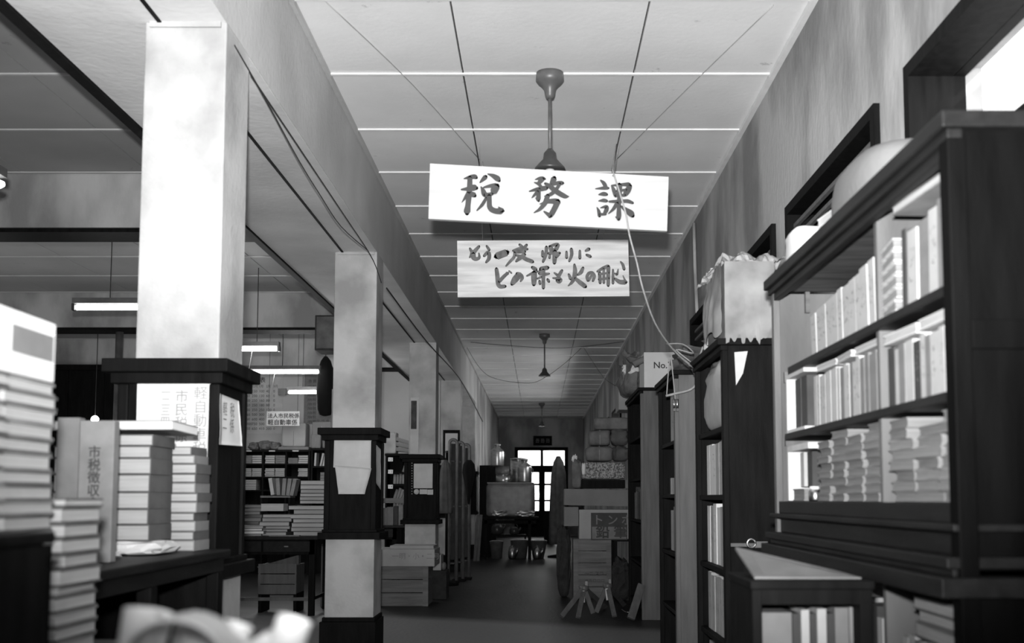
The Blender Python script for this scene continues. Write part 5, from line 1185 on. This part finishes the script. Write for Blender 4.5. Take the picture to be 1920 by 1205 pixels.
# ------------------------------------------------------------------ arched poles and coats by the fourth pillar
def arch_pole(label, px, r_px, pyt, Y):
    c = PY(px, pyt, Y); r = r_px * Y / 2000; zc = c.z - r
    t = thing('arched_rack', label, 'rack', (c.x, Y, 0), 'dark arched racks')
    pts = [(c.x - r, Y, .02), (c.x - r, Y, zc)] + [(c.x + r * math.cos(math.pi - k * math.pi / 8), Y, zc + r * math.sin(k * math.pi / 8)) for k in range(1, 8)] + [(c.x + r, Y, zc), (c.x + r, Y, .02)]
    MB().tube(pts, .022, 10).build('hoop', 'mmetal', t); 
    for z in (.25, 1.0, 1.6): MB().tube([(c.x - r, Y, z), (c.x + r, Y, z)], .014, 8).build('crossbar', 'dmetal', t)
    MB().box(c.x - r - .04, c.x + r + .04, Y - .16, Y + .05, 0, .03).build('foot', 'wood', t)
    MB().box(c.x - r + .024, c.x + r - .024, Y - .01, Y + .01, .3, zc).build('infill_cloth', 'cloth', t)
arch_pole('dark arched rack, the one beside the fourth pillar notice', 850, 7.5, 824, 14.2)
arch_pole('dark arched rack, the middle one of three', 863, 6.5, 829, 14.5)
arch_pole('dark arched rack, the one beside the black coat', 874, 6.5, 833, 14.8)
def coat(label, px, pyt, pyb, Y, wpx, m, tilt=0, taper=.5, name='hanging_coat', inv=False):
    c = PY(px, pyb, Y); d = PY(px, pyt, Y); H = d.z - c.z; w_ = wpx * Y / 2000 / 2
    if inv: prof = [(w_ * .12, 0), (w_ * .5, H * .35), (w_, H * .72), (w_ * .85, H * .9), (w_ * .35, H)]
    else: prof = [(w_, 0), (w_ * 1.05, H * .12), (w_ * .95, H * .5), (w_ * .8, H * .8), (w_ * .55, H * .93), (w_ * .2, H)]
    t = thing(name, label, 'coat', c)
    k = R.randint(6, 9)
    MB().lathe(c, prof, 40, fold=lambda a_, j: 1 + .12 * math.sin(k * a_ + j * .4) * (1 if not inv else .5)).build('cloth', m, t)
    return t
coat('pointed black coat hanging beside the arched racks', 879, 862, 945, 14.35, 24, 'black', inv=True)
coat('grey limp coat hanging between the third pillar and the arched racks', 835, 862, 962, 13.6, 24, 'clothg')
cq = PY(835, 962, 13.6)
cs2 = thing('coat_stand', 'thin dark stand carrying the grey limp coat', 'stand', (cq.x, 13.75, 0))
MB().tube([(cq.x, 13.78, 0), (cq.x, 13.78, 1.72)], .016, 8).build('pole', 'wood', cs2); MB().tube([(cq.x, 13.6, 1.70), (cq.x, 13.78, 1.70)], .012, 6).build('hook', 'mmetal', cs2); MB().lathe((cq.x, 13.78, 0), [(.16, 0), (.16, .03), (.03, .05)], 16).build('base', 'wood', cs2)
coat('long dark coat hanging in front of the glazed end door', 1047, 855, 1020, 20.0, 32, 'clothg')
cx = PY(1047, 1020, 20.0)
cs_ = thing('coat_stand', 'thin stand carrying the long dark coat near the end door', 'stand', (cx.x, 20.3, 0))
MB().tube([(cx.x, 20.3, 0), (cx.x, 20.3, 1.9)], .02, 8).build('pole', 'wood', cs_); MB().lathe((cx.x, 20.3, 0), [(.2, 0), (.2, .03), (.03, .06)], 16).build('base', 'wood', cs_)
MB().tube([(cx.x, 20.1, 1.88), (cx.x, 20.3, 1.88)], .012, 6).build('hook', 'mmetal', cs_)
for i, px in enumerate((890, 896)):
    a = PZ(px, 1055, .005); b = PY(px + 6, 965, a.y + .3)
    o = MB().bar(a + Vector((0, 0, .03)), b, .05, .03).build('plank', 'worn'); tag(o, 'slim board, %s from the arched racks, leaning near the glazed slit' % nth(i), 'board', 'boards leaning near the glazed slit')

# ------------------------------------------------------------------ boiler table at the end of the corridor
YT = 19.6
def X_(px, Y=YT): return PY(px, 950, Y).x
def Z_(py, Y=YT): return PY(960, py, Y).z
tz = Z_(969)
bt = thing('iron_table', 'dark table carrying the large metal tub, with buckets beneath', 'table', (X_(955), YT + .3, 0))
bx('table_top', 'wood', X_(905), X_(1010), YT - .05, YT + .75, tz - .04, tz, bt, .004)
for px in (908, 990):
    for yy in (YT, YT + .65): bx('leg', 'wood', X_(px), X_(px) + .055, yy, yy + .055, 0, tz - .04, bt)
bx('lower_rail', 'wood', X_(905), X_(1005), YT, YT + .04, tz - .12, tz - .06, bt)
tub = thing('metal_tub', 'large dull metal tub standing on the dark table', 'tub', (X_(957), YT + .3, tz))
g = MB(); g.blob((X_(957), YT + .32, tz + .001), X_(1003) - X_(911), .6, Z_(906) - tz, 2, .015, .16, 32, 16); g.build('body', 'mmetal', tub)
MB().box(X_(913), X_(1001), YT + .05, YT + .6, Z_(906), Z_(904)).build('lid', 'mmetal', tub)
for i, (px0, px1, py) in enumerate(((922, 950, 957), (968, 1003, 958))): crumple('crumpled_rag', 'pale crumpled rag on the table edge before the tub, %s from the arched racks' % nth(i), 'cloth', ((X_(px0) + X_(px1)) / 2, YT - .0, tz + .001), (X_(px1) - X_(px0), .09, Z_(py) - tz), 'metal', 80 + i, .5)
zt = Z_(904) + .002
def can(label, px0, px1, pyt, z0, Y, m='metal', neck=False, name='metal_can', lid=True, cat='can'):
    r = (X_(px1, Y) - X_(px0, Y)) / 2; cx_ = (X_(px0, Y) + X_(px1, Y)) / 2; H = PY(960, pyt, Y).z - z0
    t = thing(name, label, cat, (cx_, Y, z0))
    if neck:
        MB().lathe((cx_, Y, z0), [(r * .96, 0), (r, .02), (r, H * .62), (r * .92, H * .72), (r * .5, H * .8), (r * .42, H * .84), (r * .42, H * .93)], 32).build('body', m, t)
        MB().lathe((cx_, Y, z0), [(r * .5, H * .93), (r * .5, H * .97), (r * .4, H)], 24).build('lid', m, t)
    else:
        MB().lathe((cx_, Y, z0), [(r * .96, 0), (r, .01), (r, H * .93)], 32).build('body', m, t)
        MB().lathe((cx_, Y, z0), [(r * 1.05, H * .93), (r * 1.05, H * .97), (r * .4, H)], 32).build('lid', m, t)
    pts = [(cx_ + r * math.cos(a_), Y + .0, z0 + H * .6 + r * .5 * 0) for a_ in (0,)]
    MB().tube([(cx_ + r, Y, z0 + H * .35), (cx_ + r * 1.18, Y, z0 + H * .45), (cx_ + r * 1.18, Y, z0 + H * .55), (cx_ + r, Y, z0 + H * .62)], .006, 6).build('handle', 'mmetal', t)
    return z0 + H
z1 = can('wide low shiny can at the base of the stacked cans on the tub', 930, 957, 889, zt, YT + .25)
z1 = can('dark flat can in the middle of the stacked cans', 929, 955, 874, z1 + .002, YT + .25, 'mmetal')
can('tall shiny can with a small neck on top of the stacked cans', 919, 945, 832, z1 + .002, YT + .25, neck=True)
can('bright milk can with a narrow neck standing on the tub, closest to the door', 970, 997, 860, zt, YT + .2, neck=True)
can('shiny cylindrical can behind the bright milk can', 957, 986, 858, zt, YT + .48)
def bucket(label, px0, px1, pyt, Y, m='mmetal', handle=True, name='bucket', base=.78):
    r = (X_(px1, Y) - X_(px0, Y)) / 2; cx_ = (X_(px0, Y) + X_(px1, Y)) / 2; H = PY(960, pyt, Y).z
    t = thing(name, label, name, (cx_, Y, 0))
    MB().lathe((cx_, Y, 0), [(r * base, 0), (r, H), (r * 1.04, H + .006), (r * .96, H), (r * base * .95, .02), (.001, .018)], 28).build('body', m, t)
    MB().tube([(cx_ + r * math.cos(a_), Y - .01, H + .10 * r * 4 * math.sin(a_) * .4) for a_ in [k * math.pi / 10 for k in range(11)]], .005, 6).build('bail', 'metal', t)
    return H
YF = 19.9
bucket('grey bucket on the floor under the table, beside the arched racks', 918, 944, 1015, YF)
bucket('larger grey bucket on the floor beneath the middle of the table', 957, 991, 1013, YF + .15)
bucket('wide shallow basin on the floor under the table, closest to the end door', 993, 1026, 1014, YF + .1, base=.6, name='basin')
def kettle(label, px0, px1, pyt, z0, Y, m='mmetal'):
    r = (X_(px1, Y) - X_(px0, Y)) / 2; cx_ = (X_(px0, Y) + X_(px1, Y)) / 2; H = max(.1, PY(960, pyt, Y).z - z0)
    t = thing('kettle', label, 'kettle', (cx_, Y, z0))
    MB().lathe((cx_, Y, z0), [(r * .7, 0), (r, H * .15), (r, H * .55), (r * .7, H * .8), (r * .35, H * .86)], 28).build('body', m, t)
    MB().lathe((cx_, Y, z0), [(r * .35, H * .86), (r * .1, H * .93), (r * .1, H)], 16).build('lid', m, t)
    MB().tube([(cx_ + r * .8, Y, z0 + H * .3), (cx_ + r * 1.3, Y, z0 + H * .65), (cx_ + r * 1.35, Y, z0 + H * .8)], [.03, .02, .014], 8).build('spout', m, t)
    MB().tube([(cx_ + r * .8 * math.cos(a_), Y, z0 + H * .7 + r * math.sin(a_)) for a_ in [k * math.pi / 8 for k in range(9)]], .006, 6).build('handle', 'dmetal', t)
kettle('small shiny kettle on the floor in front of the larger bucket', 953, 968, 1022, 0, YF - .25, 'metal')
kettle('round kettle lying by the wide basin', 999, 1015, 1022, 0, YF - .22, 'metal')
lr_z = .42
YF += .25
bs = thing('low_rack', 'low dark rack behind the buckets holding blackened kettles', 'rack', (X_(940), YF + .45, 0))
bx('rack_board', 'wood', X_(912), X_(985), YF + .3, YF + .6, lr_z - .03, lr_z, bs)
for px in (912, 982): bx('rack_leg', 'wood', X_(px), X_(px) + .03, YF + .3, YF + .6, 0, lr_z - .03, bs)
kettle('blackened kettle on the low rack, beside the arched racks', 921, 943, 978, lr_z + .001, YF + .45, 'dmetal')
kettle('blackened kettle on the low rack, closer to the end door', 955, 973, 985, lr_z + .001, YF + .45, 'dmetal')
# dark cupboard behind the tub
a = PY(899, 872, 21.0); b = PY(930, 1030, 21.0)
o = thing('cupboard', 'dark cupboard behind the tub against the corridor wall', 'cupboard', ((a.x + b.x) / 2, 20.8, 0)); bx('body', 'wood', max(a.x, -1.17), b.x, 21.0, 21.25, .05, a.z, o, .004); bx('plinth', 'wood', max(a.x, -1.17) + .02, b.x - .02, 21.02, 21.23, 0, .05, o); bx('door', 'wood', max(a.x, -1.17) + .02, b.x - .02, 20.985, 21.0, .1, a.z - .03, o, .003)
# sign over the end door
t = thing('door_sign', 'small dark plate with pale characters above the glazed end door', 'sign', PY(1019, 835, EY - .02))
A = PY(1000, 817, EY); B = PY(1035, 835, EY)
MB().box(A.x, B.x, EY - .03, EY - .001, B.z, A.z).build('plate', 'wood', t); q_ = MB()
for k in range(3):   # three worn pale characters, unreadable at this distance
    cx_ = A.x + (B.x - A.x) * (.22 + .28 * k)
    for dx, dz, lx, lz in ((0, .05, .05, .008), (0, .0, .06, .008), (0, -.05, .05, .008), (-.03, 0, .008, .06), (.03, -.01, .008, .055), (.0, .02, .008, .04)):
        dx += R.uniform(-.008, .008); z_ = (A.z + B.z) / 2 + dz; q_.box(cx_ + dx - lx, cx_ + dx + lx, EY - .034, EY - .031, z_ - lz, z_ + lz)
o = q_.build('worn_lettering', 'coverm', t); o['kind'] = 'stuff'
o = bx('end_table', 'wood', PY(1020, 940, 27).x, PY(1040, 940, 27).x, 27, 27.5, 0, .8, bevel=.004); tag(o, 'dark small table near the end door', 'table')

# uneven plaster band and paler floor area are part of the materials; remove helper properties
for o in bpy.data.objects:
    if '_o' in o: del o['_o']
